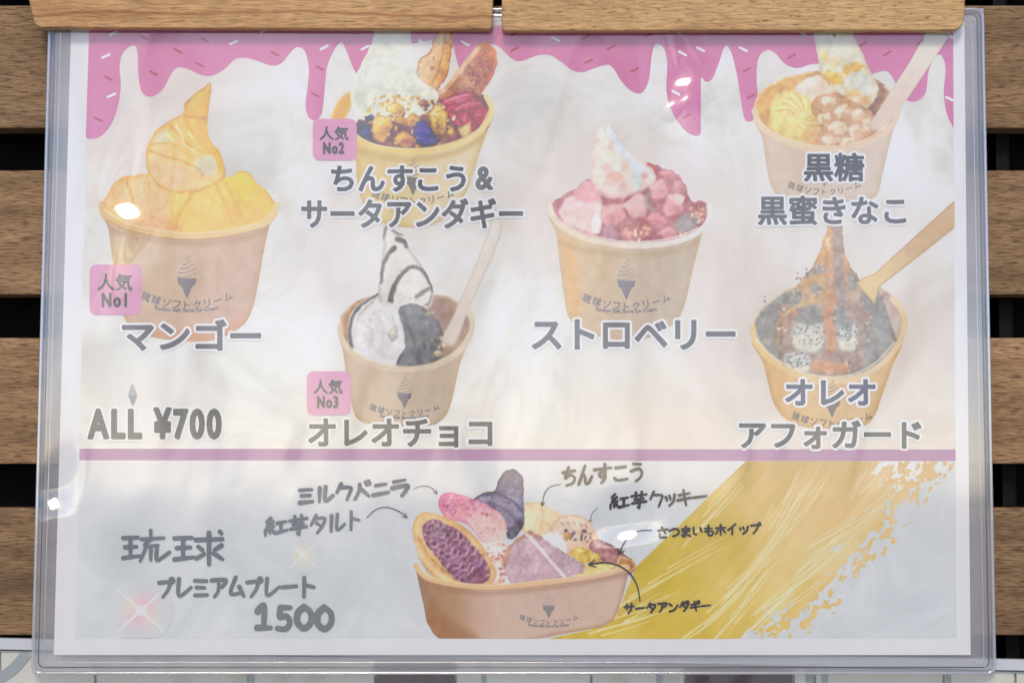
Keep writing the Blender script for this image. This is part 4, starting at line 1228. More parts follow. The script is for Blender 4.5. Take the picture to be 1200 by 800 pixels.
# ---------------------------------------------------------------- cookie and chocolate
cv = Canvas(388, 258, 596, 502)
body = [(398, 388), (402, 412), (406, 440), (411, 468), (417, 488), (432, 496), (470, 499), (505, 498), (521, 488), (529, 470), (538, 430), (547, 402), (552, 380), (520, 405), (475, 415), (430, 408)]
cv.blob(body, ('D9C8B6', 'D2C3B4', (405, 430), (540, 450)), edge=('C8AC8C', 8, .45))
cv.begin_food()
inner = [(398, 384), (402, 366), (425, 350), (460, 343), (505, 344), (535, 352), (551, 372), (551, 392), (535, 414), (500, 428), (455, 429), (420, 420), (402, 402)]
cv.blob(inner, ('C6A48C', 'AE9488', (400, 385), (535, 370)), edge=('E0CDB6', 4, .8))
cv.blob([(505, 348), (530, 356), (524, 376), (515, 385), (505, 366)], 'A88C86', soft=3, clip=True)
cv.blob([(404, 372), (418, 355), (440, 346), (440, 360), (414, 400), (404, 396)], 'B48A70', soft=3, clip=True)
cv.blob([(411, 412), (408, 388), (412, 366), (424, 354), (440, 346), (452, 352), (444, 380), (430, 410)], 'DCD8D8', soft=1.2)
cv.line([(412, 408), (410, 385), (416, 366), (428, 354), (444, 344)], 4.5, '757076', 2.5, soft=.9)
cv.line([(418, 402), (418, 380), (426, 364), (438, 352)], 2.2, '8C868A', 1, soft=.8)
sw = [(449, 268), (455, 264), (464, 272), (476, 286), (490, 305), (503, 328), (508, 344), (503, 360), (485, 372), (462, 366), (446, 358), (444, 335), (446, 312), (449, 290)]
cv.blob(sw, ('E6E2E0', 'E2DCDA', (460, 290), (480, 350)), soft=1, edge=('B4ABAE', 6, .75))
for q, w_, w1, c_ in (([(450, 278), (453, 266), (462, 271), (472, 276)], 3, 1.6, '8A7A78'), ([(462, 290), (454, 300), (448, 315), (447, 332)], 6, 3, '706A70'), ([(466, 280), (474, 284), (476, 290)], 6, 4, '7A7278'), ([(457, 356), (461, 338), (470, 322), (482, 313), (494, 316), (502, 328), (507, 342)], 6.5, 2.2, '77747A'), ([(488, 348), (498, 341), (503, 338)], 5, 4, '8A8486'), ([(490, 362), (500, 358), (506, 346)], 3, 2, '98908E')):
    cv.line(q, w_, c_, w1, soft=.9, op=.95)
cv.line([(459, 288), (452, 304), (449, 318)], 1.2, 'C08A7A', .6, soft=.6, op=.7)
cream = [(413, 412), (416, 384), (424, 366), (440, 357), (456, 354), (468, 364), (474, 390), (473, 415), (464, 430), (435, 428), (418, 420)]
cv.blob(cream, ('E4E2E6', 'DCD9DE', (430, 370), (460, 425)), rough=1.5, rs=8, edge=('CAC6CC', 5, .5))
for q in ([(424, 376), (436, 388), (432, 408)], [(440, 366), (450, 384), (446, 410)], [(430, 398), (444, 412), (460, 420)]):
    cv.line(q, 4, 'D0CCD2', 2, soft=2.2, op=.8, clip=True)
for q in ([(428, 372), (438, 382)], [(446, 370), (455, 384)], [(422, 396), (430, 416)]):
    cv.line(q, 4, 'EFEDF0', 2, soft=1.8, op=.9, clip=True)
cook = [(466, 364), (478, 356), (496, 360), (512, 374), (520, 396), (518, 416), (500, 429), (470, 431), (464, 424), (474, 408), (474, 388)]
cv.blob(cook, ('84868C', '7C7E86', (480, 365), (500, 420)), rough=1.5, rs=6, edge=('6A6B72', 5, .6))
cv.specks(cook, 46, .6, 1.6, ['9A9A9E', '6A6C74', 'A8A4A2', '77787E'], 3)
cv.line([(472, 366), (482, 390), (492, 424)], 4, '6C6E76', 6, soft=2, op=.7, clip=True)
cv.specks([(470, 352), (490, 350), (506, 362), (512, 378), (498, 366), (480, 358)], 22, 1, 2.4, ['C9B59A', 'A89880', 'DAD0C4', '8C867E'], 21, clip=None)
cv.specks(cream, 30, .7, 1.6, ['B8B2B6', 'F2F0F2', 'A09A9E'], 26, op=.6)
nugget(cv, 461, 392, 6, 9, 'D8D0CA', '88807E', 'E8E2DE', 10, 22)
nugget(cv, 524, 402, 9, 8, 'D8CCB4', 'A09078', 'E8DEC8', -20, 23)
nugget(cv, 514, 414, 7, 5, 'CFC6B2', '8C8478', 'E4DACA', 0, 24)
cv.specks([(505, 395), (532, 392), (534, 412), (508, 424)], 20, .8, 2, ['C8A67C', 'DCCDB0', '98897A'], 25)
cv.end_food(0.18, 1.2, 6, 0.07, 120)
cv.blob([(569, 280), (580, 250), (588, 262), (583, 285), (566, 325), (550, 360), (538, 392), (530, 404), (518, 398), (530, 372), (548, 332)], ('E2DBD8', 'DED3CC', (575, 275), (530, 395)), soft=.8, edge=('CDBFB8', 2.5, .5))
cv.line([(398, 382), (401, 398), (412, 413), (436, 427), (475, 433), (510, 428), (536, 414), (550, 395), (553.5, 376), (547, 360)], 6, ('E0D0BE', 'DFD2C4', (400, 400), (550, 390)), soft=.7)
cv.line([(402, 396), (414, 410), (440, 424), (476, 429.5), (508, 425), (534, 411), (548, 392)], 1.6, 'EBDCC6', soft=.8, op=.8)
cv.mottle(0.02, 8, 6)
o = cv.build('cookie_sundae_picture', 3, sheet); o['label'] = 'printed picture of a chocolate cookie sundae with a pale spoon'
emblem(o, 474, 476, 0.76, '9A969A')

# ---------------------------------------------------------------- strawberry
cv = Canvas(636, 142, 842, 404)
body = [(646, 252), (652, 274), (656, 310), (661, 345), (667, 372), (684, 387), (712, 396), (742, 399), (770, 392), (792, 376), (802, 358), (811, 320), (822, 276), (830, 252), (780, 268), (700, 268)]
cv.blob(body, ('DCC4A8', 'CBBDB0', (655, 320), (780, 330)), edge=('D0B495', 8, .35))
cv.blob([(660, 290), (672, 285), (680, 370), (670, 372)], 'E6B988', soft=6, op=.6, clip=True)
cv.line([(656, 284), (690, 294), (740, 299), (790, 294), (820, 282)], 6, 'C0A78A', soft=4, op=.45, clip=True)
cv.begin_food()
fruit = [(646, 246), (650, 236), (664, 226), (676, 220), (690, 210), (705, 222), (740, 226), (756, 200), (765, 193), (780, 199), (794, 204), (804, 220), (812, 236), (828, 237), (831, 250), (824, 264), (792, 280), (742, 285), (694, 278), (658, 264)]
cv.blob(fruit, 'A8626E', soft=1, rough=1.5, rs=7, edge=('B0808A', 5, .5))
cv.blob([(655, 246), (668, 230), (690, 224), (704, 232), (706, 252), (700, 272), (684, 274), (664, 262)], ('E4BEC0', 'E6C6C4', (670, 230), (690, 270)), soft=2, rough=1.5, rs=9, clip=True)
cv.blob([(672, 226), (690, 212), (704, 226), (700, 236), (684, 238)], 'DC9CA4', soft=2, rough=1.5, clip=True)
cv.line([(657, 262), (675, 271), (692, 276)], 5, 'D07884', soft=1.6, op=.9, clip=True)
cv.blob([(694, 256), (700, 250), (704, 262), (701, 274), (694, 270)], 'EEE4DE', soft=1.6, clip=True)
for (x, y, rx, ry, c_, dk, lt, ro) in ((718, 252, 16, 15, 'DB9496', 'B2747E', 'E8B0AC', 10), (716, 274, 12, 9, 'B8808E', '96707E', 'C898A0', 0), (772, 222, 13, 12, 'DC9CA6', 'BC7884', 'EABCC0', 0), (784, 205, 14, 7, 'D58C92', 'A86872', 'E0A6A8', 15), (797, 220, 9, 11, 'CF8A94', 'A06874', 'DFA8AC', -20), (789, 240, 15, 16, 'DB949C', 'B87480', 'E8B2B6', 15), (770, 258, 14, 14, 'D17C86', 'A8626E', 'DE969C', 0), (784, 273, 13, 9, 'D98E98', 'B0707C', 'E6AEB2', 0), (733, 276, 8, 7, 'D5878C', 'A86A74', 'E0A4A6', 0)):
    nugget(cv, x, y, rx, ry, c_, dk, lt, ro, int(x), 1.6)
cv.blob([(729, 240), (749, 225.5), (757, 230), (760, 241), (756, 253), (741, 257), (735, 247)], ('E8BEC0', 'DDA8AA', (745, 230), (742, 256)), smooth=False, soft=1, edge=('C48E94', 2.5, .5))
cv.blob([(792, 226), (803, 230), (800, 240), (790, 238)], 'EBC6C6', soft=1.5, clip=True, smooth=False)
cv.blob([(790, 262), (804, 250), (818, 256), (812, 268), (796, 272)], '94888E', soft=2, clip=True)
cv.blob([(754, 226), (764, 222), (762, 236), (768, 246), (758, 246)], '9A848C', soft=1.8, op=.7, clip=True)
cv.blob([(703, 268), (730, 262), (740, 248), (742, 258), (730, 268), (712, 274)], 'A87482', soft=2, op=.6, clip=True)
cv.specks([(728, 266), (744, 262), (760, 266), (758, 280), (736, 282)], 26, 1, 2.8, ['E3B08C', 'EBC8A4', 'C48872', 'D89C88', 'B88078'], 31)
cv.specks([(806, 242), (824, 238), (829, 248), (820, 262), (808, 256)], 26, 1, 2.6, ['E0AE90', 'C48C78', 'D49C84', 'AC8078', 'E8C4A4'], 32)
cv.specks([(790, 276), (806, 270), (806, 276), (794, 280)], 8, 1, 2.2, ['E6B896', 'DCA48C'], 33)
sw = [(703, 145), (711, 145.5), (718, 154), (726, 166), (736, 178), (750, 188), (763, 197), (768.5, 208), (762, 218), (748, 226), (730, 232), (714, 232), (702, 225), (695, 212), (693, 194), (696, 172), (699, 154)]
cv.blob(sw, ('E9DDD6', 'E6CCC8', (705, 160), (725, 225)), soft=1.6, edge=('E3C0C0', 6, .6))
cv.blob([(709, 160), (718, 170), (724, 184), (714, 184), (706, 172)], 'D3CFC4', soft=2.5, clip=True)
cv.line([(713, 150), (722, 166), (733, 180), (744, 192), (748, 206), (746, 219)], 8.5, ('D6DCEA', 'CBD6DE', (715, 155), (748, 215)), 9, soft=2, clip=True)
cv.line([(748, 192), (760, 202), (766, 210)], 5, 'D4DAE6', 3, soft=1.6, clip=True, op=.9)
for x, y, rx, ry, c_ in ((711, 197, 6, 5, 'E2AEAC'), (730, 196, 7, 4, 'E3B8AE'), (720, 207, 10, 6, 'DFA096'), (714, 214, 7, 5, 'E0AAA6'), (701, 166, 3, 5, 'E2BAB4'), (716, 170, 3, 7, 'D5BDB4'), (756, 206, 3, 2.4, 'CC8890'), (702, 206, 6, 9, 'E2DACA'), (733, 216, 8, 6, 'E4C4BC')):
    cv.oval(x, y, rx, ry, c_, soft=2.5, op=.8, clip=True)
cv.oval(724, 196, 4.5, 3.5, 'F0E8E6', soft=1.4, clip=True)
cv.line([(702, 224), (720, 232), (742, 228), (760, 219)], 3, 'C48890', soft=1.8, op=.6, clip=True)
cv.line([(760, 193), (766, 194), (768, 200)], 4, 'C2606E', 2, soft=1)
cv.end_food(0.24, 1.4, 5, 0.10, 130)
cv.line([(644, 240), (649, 256), (662, 268), (692, 281), (740, 288), (788, 284), (818, 272), (831, 256), (831, 240)], 6.5, ('E5D8C8', 'E6E2E2', (650, 260), (830, 260)), soft=.8)
cv.line([(647, 247), (662, 263), (692, 276), (740, 283.5), (788, 279), (818, 267)], 1.8, 'F0EAE2', soft=.8, op=.8)
cv.mottle(0.03, 7, 9)
o = cv.build('strawberry_sundae_picture', 3, sheet); o['label'] = 'printed picture of a strawberry sundae in a kraft cup'
emblem(o, 734, 348, 0.96, '98949E')

# ---------------------------------------------------------------- brown sugar and soybean flour
cv = Canvas(876, 30, 1124, 238)
body = [(886, 138), (893, 160), (897, 185), (903, 215), (914, 230), (940, 236), (1000, 236), (1026, 230), (1034, 205), (1040, 178), (1047, 152), (1052, 134), (1010, 155), (945, 160)]
cv.blob(body, ('D8C8BC', 'D8CAC2', (900, 190), (1040, 190)), edge=('CDB6A0', 8, .4))
cv.begin_food()
inner = [(884, 132), (888, 112), (910, 95), (945, 85), (985, 82), (1025, 92), (1048, 112), (1053, 130), (1044, 150), (1015, 168), (965, 175), (920, 166), (893, 150)]
cv.blob(inner, ('DDB27C', 'C2A08C', (890, 130), (1040, 130)), edge=('E8D4B4', 4, .85))
cv.blob([(1020, 96), (1036, 102), (1030, 130), (1020, 145), (1012, 130)], '9C8074', soft=3, clip=True)
cv.blob([(930, 108), (942, 94), (958, 88), (972, 96), (980, 112), (950, 122)], ('EADFD8', 'E2CCBC', (945, 92), (960, 120)), soft=1.5, edge=('D2BAA4', 4, .4))
sw = [(955.5, 30), (958, 62), (962, 84), (970, 98), (985, 112), (1000, 124), (1014, 128), (1024, 118), (1029, 102), (1020, 84), (1010, 62), (1000, 42), (996, 30)]
cv.blob(sw, ('DAD8CE', 'DDD4C4', (970, 50), (1005, 115)), soft=1, edge=('C8C2B2', 5, .45))
cv.blob([(990, 92), (1010, 86), (1022, 98), (1018, 112), (1000, 110)], 'D2D6D6', soft=4, op=.8, clip=True)
for x, y, rx, ry, c_ in ((972, 90, 8, 6, 'E7C06E'), (981, 94, 6, 7, 'E4B860'), (992, 82, 4, 7, 'E5BE70'), (1003, 79, 6, 6, 'E0B76A'), (1000, 110, 10, 5, 'DFC08E'), (1014, 118, 8, 6, 'E0B88C'), (966, 66, 5, 7, 'E6D2A0'), (978, 74, 6, 6, 'E4D4AC'), (978, 42, 1.5, 1.5, '98805C')):
    cv.oval(x, y, rx, ry, c_, soft=2.2, op=.85, clip=True, rough=1.5, seed=int(x))
cv.specks([(962, 76), (985, 84), (1012, 74), (1016, 88), (990, 100), (968, 98)], 34, .8, 2.0, ['E0B45C', 'D8A858', 'E8CC8A'], 41, op=.7)
mb = [(901, 140), (903, 122), (914, 110), (928, 107), (944, 113), (958, 124), (966, 140), (960, 158), (944, 170), (922, 166), (906, 154)]
cv.blob(mb, ('EBDCA4', 'E6CE98', (915, 115), (945, 165)), rough=1.5, rs=8, edge=('D6B878', 5, .5))
for i in range(9):
    a = R(200 + i * 26)
    p0 = (934 + 27 * math.cos(a), 138 + 24 * math.sin(a)); p1 = (934 + 14 * math.cos(a + .5), 138 + 12 * math.sin(a + .5)); p2 = (936 + 3 * math.cos(a + 1.1), 140 + 3 * math.sin(a + 1.1))
    cv.line([p0, p1, p2], 2.2, 'DDBE78', 1, soft=1, op=.75, clip=True)
    cv.line([(p0[0] + 2, p0[1] - 3), (p1[0] + 2, p1[1] - 3), p2], 2, 'F3EAC6', 1, soft=1, op=.75, clip=True)
cv.blob([(944, 150), (962, 146), (968, 160), (956, 170), (942, 168)], 'E2BE96', soft=3, clip=True)
nut = [(950, 130), (960, 112), (980, 110), (1000, 118), (1016, 128), (1026, 142), (1022, 158), (1000, 170), (970, 173), (955, 164), (962, 148)]
cv.blob(nut, 'D3B098', rough=2, rs=7, soft=1, edge=('C49C7C', 4, .5))
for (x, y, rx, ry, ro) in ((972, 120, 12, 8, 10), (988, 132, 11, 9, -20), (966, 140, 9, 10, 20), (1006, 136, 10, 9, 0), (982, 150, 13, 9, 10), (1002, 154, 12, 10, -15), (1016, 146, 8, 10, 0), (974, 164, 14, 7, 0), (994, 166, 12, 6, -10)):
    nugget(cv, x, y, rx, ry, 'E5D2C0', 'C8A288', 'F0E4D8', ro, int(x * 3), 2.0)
cv.specks(nut, 44, .7, 1.8, ['C89C74', 'B88C68', 'EFE0CC', 'D4AC84'], 44, op=.7)
cv.end_food(0.02, 1.3, 5, 0.10, 140)
cv.blob([(1090, 30), (1117, 30), (1114, 40), (1090, 76), (1066, 112), (1047, 138), (1036, 154), (1022, 152), (1020, 144), (1034, 122), (1050, 98), (1068, 70)], ('DFD9D4', 'E0CFC6', (1095, 50), (1035, 145)), soft=.8, smooth=False, edge=('CDC2BA', 2, .5))
cv.line([(884, 130), (890, 146), (908, 160), (944, 173), (984, 175.5), (1020, 166), (1044, 149), (1052.5, 130)], 6.5, ('E6D2BC', 'E2CDBC', (890, 150), (1040, 150)), soft=.7)
cv.line([(888, 140), (908, 156), (944, 169), (984, 171), (1018, 162), (1042, 145)], 1.7, 'F0E2D0', soft=.8, op=.8)
cv.mottle(0.022, 8, 12)
o = cv.build('soybean_flour_sundae_picture', 3, sheet, in_print); o['label'] = 'printed picture of a pale soybean flour sundae with a spoon'
emblem(o, 966, 216, 0.8, '9C948E', sub=False)

# ---------------------------------------------------------------- affogato
cv = Canvas(876, 232, 1122, 506)
body = [(884, 400), (894, 424), (900, 448), (906, 470), (918, 488), (940, 499), (975, 503), (1008, 500), (1024, 488), (1034, 462), (1046, 428), (1056, 400), (1010, 425), (950, 430)]
cv.blob(body, ('E4C49A', 'E2C6A4', (900, 450), (1040, 450)), edge=('D2AC7C', 8, .45))
cv.begin_food()
inner = [(882, 388), (886, 368), (904, 350), (930, 335), (965, 328), (1010, 330), (1040, 342), (1057, 364), (1060, 388), (1046, 416), (1015, 438), (975, 444), (930, 436), (896, 412)]
cv.blob(inner, ('86827E', '868280', (890, 390), (1050, 390)), edge=('E6CFA8', 5, .9))
cv.blob([(1030, 340), (1044, 346), (1057, 368), (1057, 392), (1048, 404), (1038, 376)], ('B69A90', 'C0A698', (1035, 345), (1055, 395)), soft=1.5, clip=True)
cv.blob([(893, 376), (904, 356), (930, 340), (950, 334), (930, 352), (908, 384), (904, 410), (894, 396)], '8E8884', soft=2.5, clip=True)
cone = [(973, 255), (985, 255), (988, 280), (992, 302), (1004, 322), (1016, 338), (1026, 360), (1030, 392), (1020, 424), (985, 440), (950, 436), (922, 420), (908, 398), (912, 368), (930, 340), (948, 318), (960, 296), (968, 274)]
cv.blob(cone, ('C08C66', '9E8478', (965, 290), (1005, 400)), soft=1, rough=1.2, edge=('8E7468', 5, .5))
cv.line([(971, 270), (966, 295), (954, 318)], 6, 'D29C66', 9, soft=2.2, op=.85, clip=True)
cv.line([(970, 280), (971, 292)], 4, 'EAC48C', 2.5, soft=1.4, op=.9, clip=True)
cv.line([(980, 262), (982, 300), (984, 330), (988, 360)], 9, '94807E', 14, soft=2.5, op=.9, clip=True)
cv.line([(990, 300), (1002, 330), (1006, 348)], 4, 'C8946C', 3, soft=2, op=.7, clip=True)
cv.blob([(930, 340), (950, 322), (968, 326), (966, 342), (950, 352), (926, 360)], 'BC9468', soft=3, op=.8, clip=True)
for q, w_, c_ in (([(925, 366), (940, 356), (962, 350), (972, 340)], 4, 'CBA06A'), ([(928, 378), (942, 364), (960, 360)], 3, 'BE9868'), ([(944, 330), (960, 322), (972, 324)], 4, 'C98F5E'), ([(974, 350), (970, 372), (974, 398), (974, 416)], 12, 'BE8058'), ([(1000, 360), (1012, 388), (1006, 420)], 9, '9A847E'), ([(918, 402), (934, 410), (956, 418), (990, 418)], 8, '9C8078'), ([(958, 428), (980, 432), (992, 430)], 14, 'CC8C5C')):
    cv.line(q, w_, c_, w_ * .8, soft=2.0, op=.85, clip=True)
for x, y, rx, ry, ro in ((958, 316, 8, 5, -20), (956, 338, 6, 6, 0), (928, 350, 13, 8, -25), (950, 366, 13, 9, 0), (1000, 330, 6, 12, 15), (984, 370, 9, 12, 0), (1016, 352, 9, 14, -25)):
    cv.oval(x, y, rx, ry, '7E7A78', soft=1.8, rough=2.5, rs=5, seed=int(x), op=.85, rot=ro, clip=True)
    cv.specks([(x - rx, y - ry), (x + rx, y - ry), (x + rx, y + ry), (x - rx, y + ry)], 14, .6, 1.5, ['6A6C72', 'A49C94', 'C8C0B4', '707278'], int(x) + 2)
cv.blob([(1014, 344), (1030, 352), (1050, 398), (1040, 418), (1016, 430), (1014, 400), (1020, 376)], '827F7E', soft=2.5, op=.95, clip=True)
cv.line([(1032, 348), (1040, 372), (1050, 402)], 3, '6E6A68', soft=1.4, op=.8, clip=True)
def mochi(x, y, rx, ry, ro, sd_):
    t = np.linspace(0, 2 * math.pi, 12, endpoint=False)
    pts = [(x + rx * math.copysign(abs(math.cos(a)) ** .75, math.cos(a)), y + ry * math.copysign(abs(math.sin(a)) ** .75, math.sin(a))) for a in t]
    cv.blob(pts, ('C9C5BE', 'D8D2C2', (x, y - ry), (x, y + ry)), soft=1, edge=('9C948C', 4, .55))
    cv.specks([(q[0], min(q[1], y + ry * .55)) for q in pts], 80, .6, 1.5, ['5E6066', '707278', '4E5058', '86868A'], sd_, op=.9)
mochi(947, 393, 20, 20, 0, 51)
cv.oval(947, 374, 17, 7, '7E7A78', soft=2.5, clip=True, op=.9, rough=2)
mochi(993.5, 394, 13, 18, 0, 52)
cv.oval(990, 378, 9, 7, '7C7E84', soft=2.5, clip=True, op=.9, rough=2)
mochi(934, 425, 17, 13, 0, 53)
cv.specks([(912, 362), (924, 358), (922, 390), (912, 404), (908, 390)], 36, .7, 2.0, ['C9C1B6', 'DAD4CA', 'A8A098', '6C6E74', 'B89870'], 54)
cv.specks([(990, 426), (1006, 424), (1006, 438), (992, 442)], 26, .6, 1.5, ['5E6066', 'D0C8BC', '707278'], 55)
cv.specks([(1012, 380), (1024, 372), (1022, 396), (1014, 404)], 20, .6, 1.5, ['B4AEA8', 'C8C2BA', '6C7078'], 56)
cv.specks([(936, 318), (952, 312), (946, 326), (934, 330)], 16, .6, 1.6, ['5E6066', '707278', '8A7C70'], 57, clip=None)
cv.specks([(893, 346), (899, 346), (899, 352), (893, 352)], 4, .8, 1.6, ['5E6066'], 58, clip=None)
cv.line([(1027, 330), (1031, 336)], 3, 'C2A078', soft=1)
cv.end_food(0.30, 1.4, 5, 0.10, 150)
cv.blob([(1124, 230), (1124, 262), (1112, 272), (1068, 307), (1030, 336), (1025, 356), (1016, 346), (1004, 332), (1010, 326), (1024, 321), (1070, 279)], ('D4BAA2', 'E6D0A8', (1075, 285), (1015, 330)), soft=.8, smooth=False, edge=('BFA286', 2.5, .5))
cv.line([(882, 384), (886, 400), (900, 419), (928, 436), (964, 446), (1000, 444), (1030, 429), (1052, 404), (1060.5, 380), (1056, 362), (1046, 350)], 7, ('E8D0A8', 'E6D2B6', (890, 410), (1050, 400)), soft=.7)
cv.line([(887, 398), (902, 415), (930, 432), (964, 441), (998, 439), (1026, 425), (1048, 401)], 1.8, 'F2E2C6', soft=.8, op=.8)
cv.mottle(0.03, 6, 15)
o = cv.build('affogato_sundae_picture', 3, sheet, in_print); o['label'] = 'printed picture of a dark coffee sundae with caramel and spoon'
emblem(o, 975, 486, 0.88, '9C948A', sub=False)

# ---------------------------------------------------------------- premium plate
cv = Canvas(478, 544, 750, 750)
# back row
cv.begin_food()
cv.blob([(612, 594), (622, 588), (636, 590), (648, 598), (660, 606), (660, 628), (632, 634), (612, 622)], ('EBD2B0', 'E8C6A4', (620, 592), (650, 625)), soft=1, edge=('D8B088', 4, .5))
cv.line([(634, 592), (636, 608), (632, 624)], 2, 'D2A886', soft=1.2, op=.7, clip=True)
cv.line([(640, 612), (650, 622)], 4, 'E0A878', soft=2, op=.7, clip=True)
cv.blob([(646, 622), (652, 608), (668, 602), (684, 606), (696, 618), (702, 634), (696, 648), (672, 652), (652, 642)], ('DFC0AE', 'D8B4A2', (660, 605), (685, 645)), soft=.8, edge=('C09678', 3, .6))
for x in (658, 664, 672, 680, 686):
    cv.line([(x, 611 + (x - 668) ** 2 * .012), (x + 2, 614 + (x - 668) ** 2 * .012)], 2.4, 'A08C88', soft=.8, op=.8)
cv.specks([(664, 620), (690, 622), (690, 634), (670, 634)], 26, .9, 2.4, ['6E6A72', '50505A', 'A8968E', '5E5860'], 61)
nugget(cv, 664, 628, 6, 6, 'D59A66', '9A6E50', 'E6B888', 0, 62)
cv.blob([(692, 634), (704, 632), (720, 640), (734, 650), (744, 658), (744, 668), (730, 674), (704, 664), (694, 650)], ('A56E74', '94605E', (700, 640), (735, 665)), soft=1, rough=1.2, edge=('7C5058', 4, .6))
for q, c_ in (([(700, 640), (712, 640), (720, 646)], 'C49098'), ([(704, 650), (716, 650), (724, 656)], 'BC868C'), ([(698, 646), (708, 656), (720, 662)], '80505A'), ([(712, 636), (724, 646)], '7C4C56')):
    cv.line(q, 3, c_, 1.5, soft=1.2, op=.85, clip=True)
cv.blob([(726, 652), (738, 654), (745, 661), (742, 668), (732, 671), (724, 664)], ('B98458', 'A0683E', (728, 655), (742, 668)), soft=1, edge=('E0C6A4', 2.5, .8))
cv.blob([(640, 664), (668, 650), (700, 656), (728, 664), (735, 670), (700, 676), (640, 682)], ('DDC27E', 'DEC890', (680, 660), (720, 670)), soft=2, rough=1.5)
for i in range(9):
    x = 684 + i * 5
    cv.line([(x, 664 + (i % 3)), (x + 7, 661 + (i % 2) * 2), (x + 14, 666)], 1.8, ['EBDCA4', 'C8A85E', 'E3CE92'][i % 3], 1, soft=.8, op=.8)
nugget(cv, 684, 648, 15, 10, 'E2BE62', 'B88E3C', 'ECD48C', 10, 63, 2.4)
nugget(cv, 696, 654, 8, 8, 'DDB452', 'A87E36', 'E8CA7C', -20, 64, 2.0)
cv.specks([(670, 642), (694, 642), (700, 656), (680, 658)], 20, .8, 1.8, ['EFDA98', 'C89C42', 'E8CC78'], 65)
cv.blob([(630, 632), (642, 624), (656, 626), (664, 640), (660, 652), (640, 648)], 'E2E2DE', soft=2)
# purple cone
cone = [(579, 575), (584, 562), (590, 553), (599, 549.5), (608, 553), (613.5, 563), (613.5, 585), (614.5, 604), (612, 618), (604, 629), (596, 631), (592, 618), (586, 604), (572, 594), (556, 587), (564, 580)]
cv.blob(cone, ('988CA0', '7F7288', (585, 560), (612, 610)), soft=.8, edge=('5E5268', 5, .6))
cv.specks(cone, 150, .6, 1.3, ['A598AC', '66596E', '9A8EA2', '5E5266'], 66, op=.7)
for k in range(9):
    f = k / 8.0
    cv.line([(583 + 2 * f * 2, 556 + 26 * f - 3), (598, 552 + 26 * f + 2), (613, 556 + 27 * f)], 1.5, '6A5D72', 1.2, soft=.6, op=.75, clip=True)
    cv.line([(583 + 2 * f * 2, 557.6 + 26 * f - 3), (598, 553.6 + 26 * f + 2), (613, 557.6 + 27 * f)], 1.2, 'B0A4B6', 1.0, soft=.6, op=.6, clip=True)
for k in range(8):
    x = 586 + k * 3.6
    cv.line([(x, 553 + abs(k - 3.5)), (x + (k - 3.5) * .5, 580)], 1.0, '6E6176', .8, soft=.6, op=.5, clip=True)
for k in range(11):
    f = k / 10.0
    cv.line([(562 + 46 * f, 583 + 26 * f * f - 4 * math.sin(f * 3.1)), (566 + 45 * f, 592 + 30 * f * f - 4 * math.sin(f * 3.1))], 1.2, '63566E', 1, soft=.6, op=.7, clip=True)
cv.line([(555, 587), (564, 579), (578, 577), (595, 583), (607, 593), (614, 606)], 2.2, '4E4458', soft=.8, op=.9)
cv.line([(562, 586), (576, 584), (592, 592), (604, 602)], 6, 'A89EB4', 4, soft=2, op=.55, clip=True)
cv.blob([(590, 622), (602, 614), (612, 604), (612, 618), (602, 630), (592, 632)], '5C5864', soft=2, op=.8, clip=True)
# pink potato
pot = [(513.5, 590), (516, 581), (524, 577), (536, 578), (552, 584), (568, 590), (582, 598), (592, 610), (593, 624), (584, 634), (572, 637), (562, 632), (552, 618), (540, 611), (526, 608), (517, 600)]
cv.blob(pot, ('D98BA2', 'E0BAB4', (530, 582), (572, 632)), soft=.9, edge=('C8788E', 4, .5))
cv.specks([(518, 588), (530, 580), (560, 588), (586, 606), (588, 620), (570, 612), (545, 604), (526, 604)], 130, .6, 1.7, ['C2647E', 'E6AEB8', 'B85872', 'EBC6C8', 'D27E94'], 67, op=.75)
cv.blob([(546, 606), (566, 606), (582, 618), (584, 630), (570, 634), (558, 622)], 'E6C4BE', soft=3, op=.65, clip=True)
cv.specks([(550, 608), (575, 608), (584, 626), (568, 632)], 36, .6, 1.5, ['D898A0', 'F0DCD6', 'D0848E'], 68, op=.7)
cv.line([(574, 637), (586, 633), (593, 622)], 3, 'DFC9AE', soft=1, op=.9, clip=True)
# cream and crumbs between
cv.blob([(548, 640), (570, 636), (592, 634), (600, 650), (596, 684), (560, 686)], 'E3D2D0', soft=1.5)
cv.specks([(556, 642), (590, 636), (594, 660), (588, 684), (572, 684), (570, 660)], 60, 1, 2.8, ['C88A70', 'D8A88C', 'E6E0DC', 'B87664', 'C0707C', 'E8CDBE'], 69)
# pound cake
ck1 = [(590, 658), (596, 640), (606, 630), (619, 625), (632, 640), (648, 660), (662, 676), (640, 680), (616, 684), (598, 682), (592, 672)]
cv.blob(ck1, ('C4A4B0', 'BC9CA8', (600, 640), (640, 676)), smooth=False, soft=.9, rough=1.0, rs=4, edge=('A08490', 3, .45))
cv.line([(591, 660), (597, 641), (607, 631), (619, 626)], 6, 'B98A70', soft=2, op=.85, clip=True)
ck2 = [(620, 622), (632, 627), (650, 640), (670, 652), (687, 663), (684, 670), (664, 676), (648, 658), (632, 638)]
cv.blob(ck2, ('BFA0AC', 'B899A6', (630, 630), (675, 668)), smooth=False, soft=.9, rough=1.0, rs=4, edge=('A08490', 3, .45))
cv.line([(620, 623), (634, 630)], 5, 'B0806E', soft=1.6, op=.8, clip=True)
for poly, sd_ in ((ck1, 70), (ck2, 71)):
    cv.specks(poly, 120, .5, 1.2, ['9A7C8A', 'D6BEC6', 'A88C98', '887080'], sd_, op=.7, smooth=False)
cv.line([(617, 626), (632, 641), (648, 660), (663, 677)], 3.6, 'E3D0D4', soft=.8)
